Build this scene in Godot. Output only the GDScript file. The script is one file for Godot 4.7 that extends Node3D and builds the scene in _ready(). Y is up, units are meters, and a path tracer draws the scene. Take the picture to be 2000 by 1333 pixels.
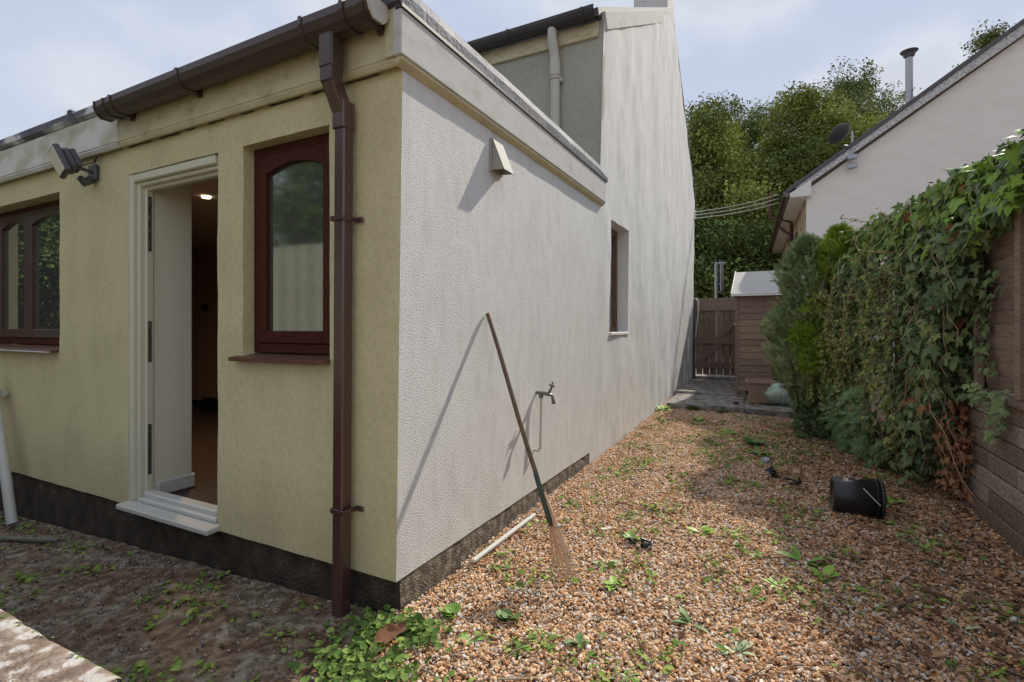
extends Node3D

# ---------------------------------------------------------------- helpers
var rng := RandomNumberGenerator.new()
var nz := FastNoiseLite.new()
var M := {}

class MB:
	var st := SurfaceTool.new()
	func _init(smooth := false):
		st.begin(Mesh.PRIMITIVE_TRIANGLES)
		st.set_smooth_group(0 if smooth else -1)
	func smooth(on: bool):
		st.set_smooth_group(0 if on else -1)
	func tint(c: Color):
		st.set_color(c)
	func tri(a: Vector3, b: Vector3, c: Vector3):
		st.add_vertex(a); st.add_vertex(b); st.add_vertex(c)
	func quad(a: Vector3, b: Vector3, c: Vector3, d: Vector3):
		tri(a, b, c); tri(a, c, d)
	func tri_out(a: Vector3, b: Vector3, c: Vector3, m: Vector3):
		var n := (a - c).cross(a - b)
		if n.dot((a + b + c) / 3.0 - m) < 0.0: tri(a, c, b)
		else: tri(a, b, c)
	func quad_out(a: Vector3, b: Vector3, c: Vector3, d: Vector3, m: Vector3):
		var n := (a - c).cross(b - d) * -1.0
		if n.dot((a + b + c + d) / 4.0 - m) > 0.0: quad(a, b, c, d)
		else: quad(a, d, c, b)
	# box with chamfered edges; t places it
	func cbox(t: Transform3D, s: Vector3, bev := 0.004):
		var h := s * 0.5
		var b: float = min(bev, min(h.x, min(h.y, h.z)) * 0.6)
		var m := t.origin
		var P := []
		for i in 8:
			var g := Vector3(1 if i & 1 else -1, 1 if i & 2 else -1, 1 if i & 4 else -1)
			P.append([t * Vector3(g.x * h.x, g.y * (h.y - b), g.z * (h.z - b)), t * Vector3(g.x * (h.x - b), g.y * h.y, g.z * (h.z - b)), t * Vector3(g.x * (h.x - b), g.y * (h.y - b), g.z * h.z)])
		for ax in 3:
			var u := 1 << ((ax + 1) % 3)
			var v := 1 << ((ax + 2) % 3)
			for side in 2:
				var o := side << ax
				quad_out(P[o][ax], P[o | u][ax], P[o | u | v][ax], P[o | v][ax], m)
			if b > 0.0:
				var a1 := (ax + 1) % 3
				var a2 := (ax + 2) % 3
				for q in [0, u, v, u | v]:
					quad_out(P[q][a1], P[q | (1 << ax)][a1], P[q | (1 << ax)][a2], P[q][a2], m)
		if b > 0.0:
			for i in 8: tri_out(P[i][0], P[i][1], P[i][2], m)
	func box(c: Vector3, s: Vector3, bev := 0.004):
		cbox(Transform3D(Basis(), c), s, bev)
	# box between two corners
	func span(a: Vector3, b: Vector3, bev := 0.004):
		box((a + b) * 0.5, (b - a).abs(), bev)
	# bar from a to b; w across, d along the other axis
	func bar(a: Vector3, b: Vector3, w: float, d: float, up := Vector3.UP, bev := 0.003):
		var y := (b - a).normalized()
		var x := y.cross(up).normalized()
		if x.length() < 0.5: x = Vector3.RIGHT
		var z := x.cross(y).normalized()
		cbox(Transform3D(Basis(x, y, z), (a + b) * 0.5), Vector3(w, a.distance_to(b), d), bev)
	func tube(pts: Array, radii: Array, sides := 8, caps := true, from := 0.0, arc := TAU):
		st.set_smooth_group(0)
		var rings := []
		var up := Vector3.UP
		for i in pts.size():
			var d: Vector3 = (pts[min(i + 1, pts.size() - 1)] - pts[max(i - 1, 0)]).normalized()
			if absf(d.dot(up)) > 0.95: up = Vector3.RIGHT if absf(d.x) < 0.8 else Vector3.FORWARD
			var x := d.cross(up).normalized()
			var y := x.cross(d).normalized()
			up = y
			var ring := []
			var r: float = radii[min(i, radii.size() - 1)]
			for k in sides + 1:
				var a := from + arc * k / sides
				ring.append(pts[i] + (x * cos(a) + y * sin(a)) * r)
			rings.append(ring)
		for i in pts.size() - 1:
			var m: Vector3 = (pts[i] + pts[i + 1]) * 0.5
			for k in sides: quad_out(rings[i][k], rings[i][k + 1], rings[i + 1][k + 1], rings[i + 1][k], m)
		if caps:
			st.set_smooth_group(-1)
			for e in [0, pts.size() - 1]:
				var inner: Vector3 = pts[1] if e == 0 else pts[pts.size() - 2]
				for k in sides: tri_out(pts[e], rings[e][k], rings[e][k + 1], inner)
	# profile of (radius, height) turned round the y axis of t
	func lathe(t: Transform3D, prof: Array, sides := 24):
		st.set_smooth_group(0)
		for i in prof.size() - 1:
			for k in sides:
				var a := TAU * k / sides
				var b := TAU * (k + 1) / sides
				var p: Vector2 = prof[i]
				var q: Vector2 = prof[i + 1]
				quad(t * Vector3(cos(a) * p.x, p.y, sin(a) * p.x), t * Vector3(cos(b) * p.x, p.y, sin(b) * p.x), t * Vector3(cos(b) * q.x, q.y, sin(b) * q.x), t * Vector3(cos(a) * q.x, q.y, sin(a) * q.x))
	# polygon in the xy plane of t, thick along z
	func prism(t: Transform3D, poly: PackedVector2Array, depth: float):
		var ix := Geometry2D.triangulate_polygon(poly)
		var c := Vector2()
		for p in poly: c += p / poly.size()
		for i in range(0, ix.size(), 3):
			for z in [-depth / 2, depth / 2]:
				var v := []
				for k in 3: v.append(t * Vector3(poly[ix[i + k]].x, poly[ix[i + k]].y, z))
				tri_out(v[0], v[1], v[2], t * Vector3((poly[ix[i]].x + poly[ix[i + 1]].x + poly[ix[i + 2]].x) / 3, (poly[ix[i]].y + poly[ix[i + 1]].y + poly[ix[i + 2]].y) / 3, 0))
		var cw := Geometry2D.is_polygon_clockwise(poly)
		for i in poly.size():
			var a := poly[i]
			var b := poly[(i + 1) % poly.size()]
			var n := Vector2(b.y - a.y, a.x - b.x).normalized() * (-1.0 if cw else 1.0)
			var m := (a + b) * 0.5 - n * 0.01
			quad_out(t * Vector3(a.x, a.y, -depth / 2), t * Vector3(b.x, b.y, -depth / 2), t * Vector3(b.x, b.y, depth / 2), t * Vector3(a.x, a.y, depth / 2), t * Vector3(m.x, m.y, 0))
	func mesh() -> ArrayMesh:
		st.generate_normals()
		return st.commit()

func lin(r: float, g: float, b: float) -> Color:
	return Color(r, g, b).linear_to_srgb()

func mat(called: String, c: Color, rough := 0.8, metal := 0.0) -> StandardMaterial3D:
	var m := StandardMaterial3D.new()
	m.resource_name = called
	m.albedo_color = c
	m.roughness = rough
	m.metallic = metal
	M[called] = m
	return m

func noise(freq: float, sd: int, oct := 4, type := FastNoiseLite.TYPE_SIMPLEX_SMOOTH) -> FastNoiseLite:
	var n := FastNoiseLite.new()
	n.noise_type = type
	n.seed = sd
	n.frequency = freq
	n.fractal_octaves = oct
	return n

# colours given in linear light; stops 0..1
func ramp_tex(n: FastNoiseLite, stops: Array, cols: Array, size := 512) -> NoiseTexture2D:
	var t := NoiseTexture2D.new()
	t.width = size; t.height = size; t.seamless = true; t.noise = n
	var g := Gradient.new()
	var cc := PackedColorArray()
	for c in cols: cc.append(c.linear_to_srgb())
	g.offsets = PackedFloat32Array(stops)
	g.colors = cc
	t.color_ramp = g
	return t

func normal_tex(n: FastNoiseLite, strength: float, size := 512) -> NoiseTexture2D:
	var t := NoiseTexture2D.new()
	t.width = size; t.height = size; t.seamless = true; t.noise = n
	t.as_normal_map = true
	t.bump_strength = strength
	return t

func tri_map(m: StandardMaterial3D, per_m: Vector3):
	m.uv1_triplanar = true
	m.uv1_world_triplanar = true
	m.uv1_scale = per_m

# a second, multiplied layer of stains at its own scale
func stain(m: StandardMaterial3D, tex: Texture2D, per_m: Vector3):
	m.detail_enabled = true
	m.detail_albedo = tex
	m.detail_blend_mode = BaseMaterial3D.BLEND_MODE_MUL
	m.detail_uv_layer = BaseMaterial3D.DETAIL_UV_2
	m.uv2_triplanar = true
	m.uv2_world_triplanar = true
	m.uv2_scale = per_m

var used := {}
func numbered(called: String) -> String:
	if not used.has(called):
		used[called] = 0
		return called
	used[called] += 1
	return "%s_%03d" % [called, used[called]]

func tag(o: Node, label := "", category := "", group := "", kind := ""):
	if label: o.set_meta("label", label)
	if category: o.set_meta("category", category)
	if group: o.set_meta("group", group)
	if kind: o.set_meta("kind", kind)

func thing(called: String, label: String, category: String, at: Vector3, group := "") -> Node3D:
	var o := Node3D.new()
	o.name = numbered(called)
	o.position = at
	add_child(o, true)
	tag(o, label, category, group)
	return o

# geometry is given in world coordinates; the part is moved back under its thing
func part(parent: Node, called: String, mb, m: Material, label := "") -> MeshInstance3D:
	var o := MeshInstance3D.new()
	var n := 0
	var nm := called
	while parent.has_node(NodePath(nm)):
		n += 1
		nm = "%s_%03d" % [called, n]
	o.name = nm
	o.mesh = mb.mesh() if mb is MB else mb
	o.material_override = m
	if parent != self and not (parent is MeshInstance3D): o.position = -parent.position
	parent.add_child(o, true)
	if label: o.set_meta("label", label)
	return o

func solo(called: String, mb: MB, m: Material, label: String, category: String, group := "") -> MeshInstance3D:
	var o := part(self, called, mb, m)
	tag(o, label, category, group)
	return o

func setting(called: String, mb: MB, m: Material) -> MeshInstance3D:
	var o := part(self, called, mb, m)
	tag(o, "", "", "", "structure")
	return o

func scatter(parent: Node, called: String, mesh: Mesh, m: Material, xf: Array, cols: Array, label := "", category := "") -> MultiMeshInstance3D:
	var mm := MultiMesh.new()
	mm.transform_format = MultiMesh.TRANSFORM_3D
	mm.use_colors = true
	mm.mesh = mesh
	mm.instance_count = xf.size()
	for i in xf.size():
		mm.set_instance_transform(i, xf[i])
		mm.set_instance_color(i, cols[i])
	var o := MultiMeshInstance3D.new()
	o.name = called if parent != self else numbered(called)
	o.multimesh = mm
	o.material_override = m
	if parent != self and not (parent is MeshInstance3D): o.position = -parent.position
	parent.add_child(o, true)
	tag(o, label, category, "", "stuff")
	return o

func ticks(a: float, b: float, step: float, extra := []) -> Array:
	var out := []
	var n := int(ceil((b - a) / step))
	for i in n + 1: out.append(lerpf(a, b, float(i) / n))
	for e in extra:
		if e > a and e < b:
			for i in out.size():
				if absf(out[i] - e) < step * 0.45 and i > 0 and i < out.size() - 1:
					out[i] = e
					break
			if not out.has(e): out.append(e)
	out.sort()
	return out

func r(a: float, b: float) -> float:
	return rng.randf_range(a, b)

func jit(s: float) -> Vector3:
	return Vector3(r(-s, s), r(-s, s), r(-s, s))

# basis whose y points along tip and whose z faces n, scaled
func leaf_at(p: Vector3, n: Vector3, tip: Vector3, s: float) -> Transform3D:
	var z := n.normalized()
	var y := (tip - z * tip.dot(z)).normalized()
	if y.length() < 0.5: y = Vector3.UP.cross(z).normalized()
	var x := y.cross(z)
	return Transform3D(Basis(x * s, y * s, z * s), p)

func mix3(a: Color, b: Color, t: float) -> Color:
	return a.lerp(b, clampf(t, 0, 1))

# ---------------------------------------------------------------- ground level
func level(z: float) -> float:
	var p := [[3.0, 0.0], [0.0, 0.0], [-3.0, 0.05], [-5.7, 0.11], [-7.0, 0.2], [-9.3, 0.27], [-14.0, 0.3]]
	for i in p.size() - 1:
		if z >= p[i + 1][0] and z <= p[i][0]:
			return lerpf(p[i][1], p[i + 1][1], (z - p[i][0]) / (p[i + 1][0] - p[i][0]))
	return 0.0 if z > 0 else 0.3

func edge_x(z: float) -> float:   # where gravel meets the yard, in front of the corner
	return 0.02 + z * 0.36

func ground_y(x: float, z: float) -> float:
	var g := level(z)
	if z > -0.5:
		var yard := -0.035 + 0.047 * clampf(x, -5.0, 0.0)
		var t := smoothstep(-0.22, 0.12, x - edge_x(maxf(z, 0.0)))
		g = lerpf(yard, g, t)
	elif x < -0.3:
		g = -0.25
	var near := 1.0 - smoothstep(8.0, 14.0, Vector2(x - 1.0, z + 2.0).length())
	return g + near * (0.012 * nz.get_noise_2d(x * 55, z * 55) + 0.006 * nz.get_noise_2d(x * 210, z * 210))

# ---------------------------------------------------------------- render: walls
const EAVE := 2.47
func lean(y: float) -> float:
	return (y - 1.3) * 0.0155

func gable_top(z: float) -> float:
	if z > -2.92: return EAVE
	if z > -6.45: return 4.22 + (-2.92 - z) * 0.552
	return 6.17 - (-6.45 - z) * -0.0 - (-z - 6.45) * 0.87

func side_pt(z: float, y: float) -> Vector3:
	var t := gable_top(z)
	var yy := minf(y, t)
	var f := smoothstep(0.0, 0.25, -z)
	var main := smoothstep(2.8, 3.1, -z)
	var k := nz.get_noise_2d(z * 46 + yy * 16, yy * 26 - z * 9) * lerpf(0.004, 0.014, main) + nz.get_noise_2d(z * 330, yy * 240 + 70) * 0.0016
	k += main * 0.004
	return Vector3(lean(yy) + k * f, yy, z)

func front_pt(x: float, y: float) -> Vector3:
	var f := smoothstep(0.0, 0.25, -x)
	var k := nz.get_noise_2d(x * 80 + 500, y * 70) * 0.006 + nz.get_noise_2d(x * 330, y * 300 + 90) * 0.001
	return Vector3(x + lean(y) * (1.0 - smoothstep(0.0, 0.35, -x)), y, k * f)

func wall_sheet(front: bool, us: Array, vs: Array, holes: Array) -> MB:
	var mb := MB.new(true)
	var inner := Vector3(-1, 1, -1)
	for i in us.size() - 1:
		for j in vs.size() - 1:
			var c := Vector2((us[i] + us[i + 1]) * 0.5, (vs[j] + vs[j + 1]) * 0.5)
			var skip := false
			for h in holes:
				if h.has_point(c): skip = true
			if skip: continue
			if not front and minf(gable_top(us[i]), 99) <= vs[j] and gable_top(us[i + 1]) <= vs[j]: continue
			var q := []
			for k in [[i, j], [i + 1, j], [i + 1, j + 1], [i, j + 1]]:
				q.append(front_pt(us[k[0]], vs[k[1]]) if front else side_pt(us[k[0]], vs[k[1]]))
			if front: mb.quad_out(q[0], q[1], q[2], q[3], q[0] - Vector3(0, 0, 1))
			else: mb.quad_out(q[0], q[1], q[2], q[3], q[0] - Vector3(1, 0, 0))
	return mb

# the returns of an opening, from the render face inwards
func reveal(front: bool, u0: float, u1: float, v0: float, v1: float, depth: float, bottom := false) -> MB:
	var mb := MB.new(true)
	var us := ticks(u0, u1, 0.06)
	var vs := ticks(v0, v1, 0.06)
	var inw := Vector3(0, 0, -depth) if front else Vector3(-depth, 0, 0)
	var mid := (front_pt((u0 + u1) / 2, (v0 + v1) / 2) if front else side_pt((u0 + u1) / 2, (v0 + v1) / 2))
	var runs := []
	for v in ([v0, v1] if bottom else [v1]):
		var a := []
		for u in us: a.append(front_pt(u, v) if front else side_pt(u, v))
		runs.append(a)
	for u in [u0, u1]:
		var a := []
		for v in vs: a.append(front_pt(u, v) if front else side_pt(u, v))
		runs.append(a)
	for a in runs:
		for i in a.size() - 1:
			var p: Vector3 = a[i]
			var q: Vector3 = a[i + 1]
			var away := (p + q) * 0.5 * 2.0 - mid   # a point on the far side, so that faces look into the opening
			mb.quad_out(p, q, q + inw, p + inw, away + inw * 0.5)
	return mb

# ---------------------------------------------------------------- leaves
func ivy_leaf(seed_shape: int) -> ArrayMesh:
	var half = [[Vector2(0.08, -0.12), Vector2(0.40, -0.14), Vector2(0.26, 0.10), Vector2(0.58, 0.36), Vector2(0.22, 0.42), Vector2(0.16, 0.66)],
		[Vector2(0.12, -0.08), Vector2(0.46, -0.04), Vector2(0.28, 0.18), Vector2(0.48, 0.48), Vector2(0.20, 0.46), Vector2(0.13, 0.74)],
		[Vector2(0.10, -0.10), Vector2(0.32, -0.12), Vector2(0.30, 0.10), Vector2(0.62, 0.26), Vector2(0.24, 0.38), Vector2(0.18, 0.62)]][seed_shape]
	var pts := [Vector2(0, 0)]
	for p in half: pts.append(p)
	pts.append(Vector2(0, 1.0))
	var mb := MB.new(true)
	for s in [1.0, -1.0]:
		for i in pts.size() - 1:
			var a: Vector2 = pts[i]
			var b: Vector2 = pts[i + 1]
			var c := Vector3(0, 0.35, 0.05)
			var A := Vector3(a.x * s, a.y, 0.04 - absf(a.x) * 0.2 - a.y * a.y * 0.1)
			var B := Vector3(b.x * s, b.y, 0.04 - absf(b.x) * 0.2 - b.y * b.y * 0.1)
			mb.tri_out(c, A, B, Vector3(0, 0.4, -5))
	return mb.mesh()

func oval_leaf(w: float, droop := 0.25) -> ArrayMesh:
	var mb := MB.new(true)
	var ys := [0.0, 0.25, 0.55, 0.8, 1.0]
	var ws := [0.03, 0.8, 1.0, 0.65, 0.0]
	for i in 4:
		for s in [1.0, -1.0]:
			var a := Vector3(0, ys[i], -droop * ys[i] * ys[i])
			var b := Vector3(0, ys[i + 1], -droop * ys[i + 1] * ys[i + 1])
			var c := Vector3(s * w * ws[i], ys[i], a.z + 0.12 * w * ws[i] * 2)
			var d := Vector3(s * w * ws[i + 1], ys[i + 1], b.z + 0.12 * w * ws[i + 1] * 2)
			mb.quad_out(a, c, d, b, Vector3(0, 0.5, -9))
	return mb.mesh()

func round_leaf() -> ArrayMesh:
	var mb := MB.new(true)
	for k in 9:
		var a := TAU * (k + 0.35) / 9.6 + 0.2
		var b := TAU * (k + 1.35) / 9.6 + 0.2
		mb.tri_out(Vector3(0, 0.5, -0.1), Vector3(sin(a) * 0.5, 0.5 - cos(a) * 0.5, 0.04 * sin(a * 5)), Vector3(sin(b) * 0.5, 0.5 - cos(b) * 0.5, 0.04 * sin(b * 5)), Vector3(0, 0.5, -9))
	return mb.mesh()

func spray_leaf() -> ArrayMesh:   # flat scale-leaved conifer spray
	var mb := MB.new(false)
	for i in 7:
		var y := 0.08 + i * 0.125
		var l := 0.34 * (1.0 - i * 0.1)
		for s in [1.0, -1.0]:
			var a := Vector3(0, y, 0)
			var tip := Vector3(s * l, y + l * 0.9, -0.1 * l + 0.06 * sin(i * 2.3 + s))
			mb.tri(a - Vector3(0, 0.035, 0), tip, a + Vector3(0, 0.05, 0))
	mb.tri(Vector3(-0.02, 0, 0), Vector3(0.02, 0, 0), Vector3(0, 1.12, 0))
	return mb.mesh()

func leaf_clump(n: int, spread: float, size: float) -> ArrayMesh:
	var mb := MB.new(false)
	for i in n:
		var p := jit(1.0)
		while p.length() > 1.0: p = jit(1.0)
		p *= spread
		var t := leaf_at(p, jit(1.0) + Vector3(0, 0.6, 0), jit(1.0) - Vector3(0, 0.3, 0), size * r(0.7, 1.3))
		mb.quad(t * Vector3(0, 0, 0), t * Vector3(0.36, 0.5, 0.06), t * Vector3(0, 1, 0), t * Vector3(-0.36, 0.5, 0.06))
	return mb.mesh()

var clump_a: ArrayMesh
var clump_b: ArrayMesh

# a tree: trunk with limbs, and a crown of leaf clumps gathered in uneven masses
func tree(called: String, label: String, at: Vector3, height: float, radius: float, base: float, count: int, col: Color, col2: Color, group: String, sd: int, stems := 1, loose := 0.0):
	rng.seed = sd
	var o := thing(called, label, "tree" if called != "shrub" else "shrub", at, group)
	var tips := []
	var tb := MB.new(true)
	for s in stems:
		var foot := at + Vector3(r(-0.4, 0.4), 0, r(-0.4, 0.4)) * (stems - 1)
		var top := at + Vector3(r(-0.3, 0.3) * radius, height * r(0.75, 0.92), r(-0.3, 0.3) * radius)
		var pts := []
		var rad := []
		for i in 7:
			var f := i / 6.0
			pts.append(foot.lerp(top, f) + jit(0.05 * radius) * f)
			rad.append(lerpf(height * 0.017, 0.02, f))
		tb.tube(pts, rad, 7)
		for k in int(9.0 / stems) + 3:
			var f := r(base / height * 0.8, 0.9)
			var p := foot.lerp(top, f)
			var a := r(0, TAU)
			var reach := radius * r(0.5, 0.95) * (1.0 - 0.45 * f)
			var q := p + Vector3(cos(a) * reach, reach * r(0.25, 0.8), sin(a) * reach)
			tb.tube([p, p.lerp(q, 0.5) + jit(0.08 * radius), q], [height * 0.007, height * 0.004, 0.012], 5)
			tips.append(q)
			tips.append(p.lerp(q, 0.6))
	part(o, "trunk", tb, M.bark)
	var masses := []
	for i in 34:
		var a := r(0, TAU)
		var hh := r(0.0, 1.0)
		var prof := sin(PI * pow(clampf(hh * 0.92 + 0.06, 0, 1), 0.8))
		var rr := radius * prof * sqrt(r(0.2, 1.0)) * 0.85
		masses.append([Vector3(at.x + cos(a) * rr, at.y + base + hh * (height - base) * 0.93, at.z + sin(a) * rr), radius * r(0.16, 0.32), r(-1, 1)])
	for q in tips: masses.append([q, radius * r(0.16, 0.28), r(-1, 1)])
	var xf := []
	var cols := []
	for i in count:
		var m = masses[rng.randi() % masses.size()]
		var d := jit(1.0).normalized() * pow(r(0.05, 1.0), 0.4 + loose)
		if d.y < -0.3 and rng.randf() < 0.5: d.y *= -1
		var p: Vector3 = m[0] + Vector3(d.x, d.y * 0.75, d.z) * m[1] * (1.0 + loose * 0.6)
		if p.y < at.y + 0.1: continue
		xf.append(Transform3D(Basis.from_euler(Vector3(r(-0.6, 0.6), r(0, TAU), r(-0.6, 0.6))) * r(0.7, 1.25), p))
		cols.append(mix3(col, col2, 0.45 + 0.55 * m[2] + r(-0.25, 0.25)) * r(0.8, 1.2))
	scatter(o, "crown", clump_a if sd % 2 else clump_b, M.leaf, xf, cols)

# ---------------------------------------------------------------- materials
func materials():
	var fine := noise(0.055, 3, 4)
	var pebble := noise(0.05, 8, 3, FastNoiseLite.TYPE_CELLULAR)
	var render_n := normal_tex(noise(0.085, 11, 3), 6.0)
	var streak := ramp_tex(noise(0.014, 21, 2), [0.0, 0.3, 0.6, 1.0], [Color(0.9, 0.895, 0.885), Color(0.965, 0.96, 0.955), Color(1, 1, 1), Color(1, 1, 1)])
	var blot := ramp_tex(noise(0.007, 23, 4), [0.0, 0.4, 0.6, 1.0], [Color(0.88, 0.875, 0.87), Color(0.96, 0.96, 0.955), Color(1, 1, 1), Color(1, 1, 1)])
	var m := mat("render_white", Color.WHITE, 0.92)
	m.albedo_texture = ramp_tex(noise(0.045, 5, 4), [0.0, 0.14, 0.3, 0.6, 1.0], [Color(0.36, 0.36, 0.35), Color(0.56, 0.56, 0.55), Color(0.65, 0.655, 0.645), Color(0.68, 0.685, 0.675), Color(0.70, 0.705, 0.695)])
	m.normal_enabled = true; m.normal_texture = render_n; m.normal_scale = 0.4
	tri_map(m, Vector3(2.2, 2.2, 2.2)); stain(m, streak, Vector3(1.1, 0.3, 1.1))
	m = mat("render_cream_shade", Color.WHITE, 0.92)  # side wall paint again, with the yellow cast of the shaded front mixed in
	m.albedo_texture = ramp_tex(noise(0.02, 6, 5), [0.0, 0.35, 0.65, 1.0], [Color(0.54, 0.485, 0.285), Color(0.61, 0.545, 0.315), Color(0.64, 0.575, 0.335), Color(0.67, 0.605, 0.365)])
	m.normal_enabled = true; m.normal_texture = render_n; m.normal_scale = 0.5
	tri_map(m, Vector3(2.4, 2.4, 2.4)); stain(m, blot, Vector3(0.7, 0.34, 0.7))
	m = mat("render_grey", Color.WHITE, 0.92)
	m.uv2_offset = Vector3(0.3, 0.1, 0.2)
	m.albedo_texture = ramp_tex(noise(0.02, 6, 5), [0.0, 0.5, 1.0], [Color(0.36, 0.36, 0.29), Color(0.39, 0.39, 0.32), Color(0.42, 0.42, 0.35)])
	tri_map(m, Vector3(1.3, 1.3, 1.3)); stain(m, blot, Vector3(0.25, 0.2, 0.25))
	m = mat("plinth", Color.WHITE, 0.85)
	m.albedo_texture = ramp_tex(noise(0.016, 31, 6), [0.0, 0.4, 0.7, 1.0], [Color(0.05, 0.038, 0.028), Color(0.12, 0.095, 0.07), Color(0.21, 0.18, 0.135), Color(0.33, 0.31, 0.25)])
	m.normal_enabled = true; m.normal_texture = normal_tex(noise(0.08, 33, 4), 5.0)
	tri_map(m, Vector3(1.7, 1.7, 1.7))
	m = mat("plinth_damp_shade", Color.WHITE, 0.7)  # wet concrete, with the deep shade of the front darkened in as well
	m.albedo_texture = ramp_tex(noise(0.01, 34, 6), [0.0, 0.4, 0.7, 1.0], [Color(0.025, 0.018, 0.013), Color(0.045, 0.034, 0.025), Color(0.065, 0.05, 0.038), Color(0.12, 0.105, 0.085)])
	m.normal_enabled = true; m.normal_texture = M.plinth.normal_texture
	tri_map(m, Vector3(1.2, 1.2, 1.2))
	m = mat("yard_concrete", Color.WHITE, 0.62)
	m.albedo_texture = ramp_tex(noise(0.024, 41, 6), [0.0, 0.38, 0.52, 0.66, 1.0], [Color(0.09, 0.06, 0.042), Color(0.17, 0.118, 0.082), Color(0.23, 0.175, 0.13), Color(0.31, 0.265, 0.215), Color(0.46, 0.43, 0.38)])
	m.normal_enabled = true; m.normal_texture = normal_tex(noise(0.1, 43, 4), 4.5)
	tri_map(m, Vector3(1.0, 1.0, 1.0))
	stain(m, ramp_tex(noise(0.01, 44, 4), [0.0, 0.45, 0.6, 1.0], [Color(0.62, 0.42, 0.3), Color(0.85, 0.72, 0.6), Color(1, 1, 1), Color(0.72, 0.85, 0.55)]), Vector3(0.55, 0.55, 0.55))
	m = mat("slab", Color.WHITE, 0.9)
	m.albedo_texture = ramp_tex(noise(0.018, 51, 6), [0.0, 0.36, 0.5, 0.6, 0.635, 1.0], [Color(0.1, 0.07, 0.05), Color(0.18, 0.13, 0.1), Color(0.25, 0.19, 0.145), Color(0.31, 0.25, 0.2), Color(0.46, 0.44, 0.41), Color(0.55, 0.54, 0.52)])
	m.normal_enabled = true; m.normal_texture = normal_tex(noise(0.1, 53, 4), 3.5)
	tri_map(m, Vector3(1.6, 1.6, 1.6))
	m = mat("path_concrete", Color.WHITE, 0.9)
	m.albedo_texture = ramp_tex(noise(0.014, 55, 6), [0.0, 0.4, 0.6, 1.0], [Color(0.07, 0.06, 0.05), Color(0.2, 0.185, 0.165), Color(0.3, 0.28, 0.255), Color(0.42, 0.4, 0.37)])
	m.normal_enabled = true; m.normal_texture = normal_tex(noise(0.04, 56, 5), 8.0)
	tri_map(m, Vector3(0.8, 0.8, 0.8))
	m = mat("soil", Color.WHITE, 0.95)
	m.albedo_texture = ramp_tex(noise(0.03, 61, 5), [0.0, 0.4, 0.7, 1.0], [Color(0.12, 0.075, 0.045), Color(0.22, 0.14, 0.085), Color(0.32, 0.215, 0.14), Color(0.42, 0.3, 0.2)])
	tri_map(m, Vector3(1.4, 1.4, 1.4))
	m = mat("grass_soil", Color.WHITE, 0.95)
	m.albedo_texture = ramp_tex(noise(0.02, 63, 5), [0.0, 0.5, 1.0], [Color(0.04, 0.05, 0.02), Color(0.07, 0.09, 0.03), Color(0.12, 0.14, 0.05)])
	tri_map(m, Vector3(0.5, 0.5, 0.5))
	m = mat("block", Color.WHITE, 0.95)
	m.albedo_texture = ramp_tex(noise(0.03, 71, 5), [0.0, 0.4, 0.7, 1.0], [Color(0.18, 0.14, 0.11), Color(0.33, 0.27, 0.22), Color(0.43, 0.36, 0.3), Color(0.52, 0.46, 0.4)])
	m.normal_enabled = true; m.normal_texture = normal_tex(noise(0.06, 73, 4), 14.0)
	tri_map(m, Vector3(1.8, 1.8, 1.8))
	stain(m, streak, Vector3(1.2, 0.5, 1.2))
	var m2 := m.duplicate() as StandardMaterial3D
	m2.albedo_color = Color(0.88, 0.86, 0.84); M["block_b"] = m2
	m2 = m.duplicate(); m2.albedo_color = Color(0.8, 0.76, 0.72); M["block_c"] = m2
	mat("mortar", lin(0.22, 0.19, 0.16), 0.95)
	# timber: grain runs along the board, so the noise is stretched
	var grain := ramp_tex(noise(0.02, 81, 5), [0.0, 0.35, 0.6, 1.0], [Color(0.45, 0.42, 0.4), Color(0.8, 0.78, 0.75), Color(1, 1, 1), Color(1.0, 1.0, 1.0)])
	for a in [["fence_wood", Color(0.215, 0.152, 0.118)], ["fence_wood_b", Color(0.27, 0.195, 0.15)], ["shed_wood", Color(0.235, 0.165, 0.125)], ["shed_wood_b", Color(0.295, 0.21, 0.155)], ["shed_wood_c", Color(0.44, 0.27, 0.16)]]:
		m = mat(a[0], a[1].linear_to_srgb(), 0.85)
		m.albedo_texture = grain
		tri_map(m, Vector3(0.6, 6.0, 0.6))
	for a in [["gate_wood", Color(0.21, 0.155, 0.12)], ["gate_wood_b", Color(0.265, 0.195, 0.15)], ["board_grey", Color(0.3, 0.3, 0.25)], ["board_grey_b", Color(0.22, 0.22, 0.185)]]:
		m = mat(a[0], a[1].linear_to_srgb(), 0.85)
		m.albedo_texture = grain
		tri_map(m, Vector3(5.0, 0.5, 5.0))
	m = mat("window_wood", lin(0.068, 0.02, 0.012), 0.65)
	m.metallic_specular = 0.25
	m.albedo_texture = ramp_tex(noise(0.02, 83, 5), [0.0, 0.3, 0.5, 1.0], [Color(0.5, 0.45, 0.42), Color(0.85, 0.82, 0.8), Color(1, 1, 1), Color(1, 1, 1)])
	tri_map(m, Vector3(3, 1.5, 3))
	m = mat("window_wood_worn", lin(0.06, 0.028, 0.02), 0.42)
	m.albedo_texture = M.window_wood.albedo_texture
	tri_map(m, Vector3(3, 1.5, 3))
	m = mat("sill_wood", lin(0.15, 0.066, 0.04), 0.5)
	m.albedo_texture = ramp_tex(noise(0.035, 85, 5), [0.0, 0.4, 0.68, 0.74, 1.0], [Color(0.5, 0.45, 0.4), Color(0.9, 0.85, 0.8), Color(1, 1, 1), Color(1, 1, 1), Color(1, 1, 1)])
	tri_map(m, Vector3(2, 2, 2))
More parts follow.
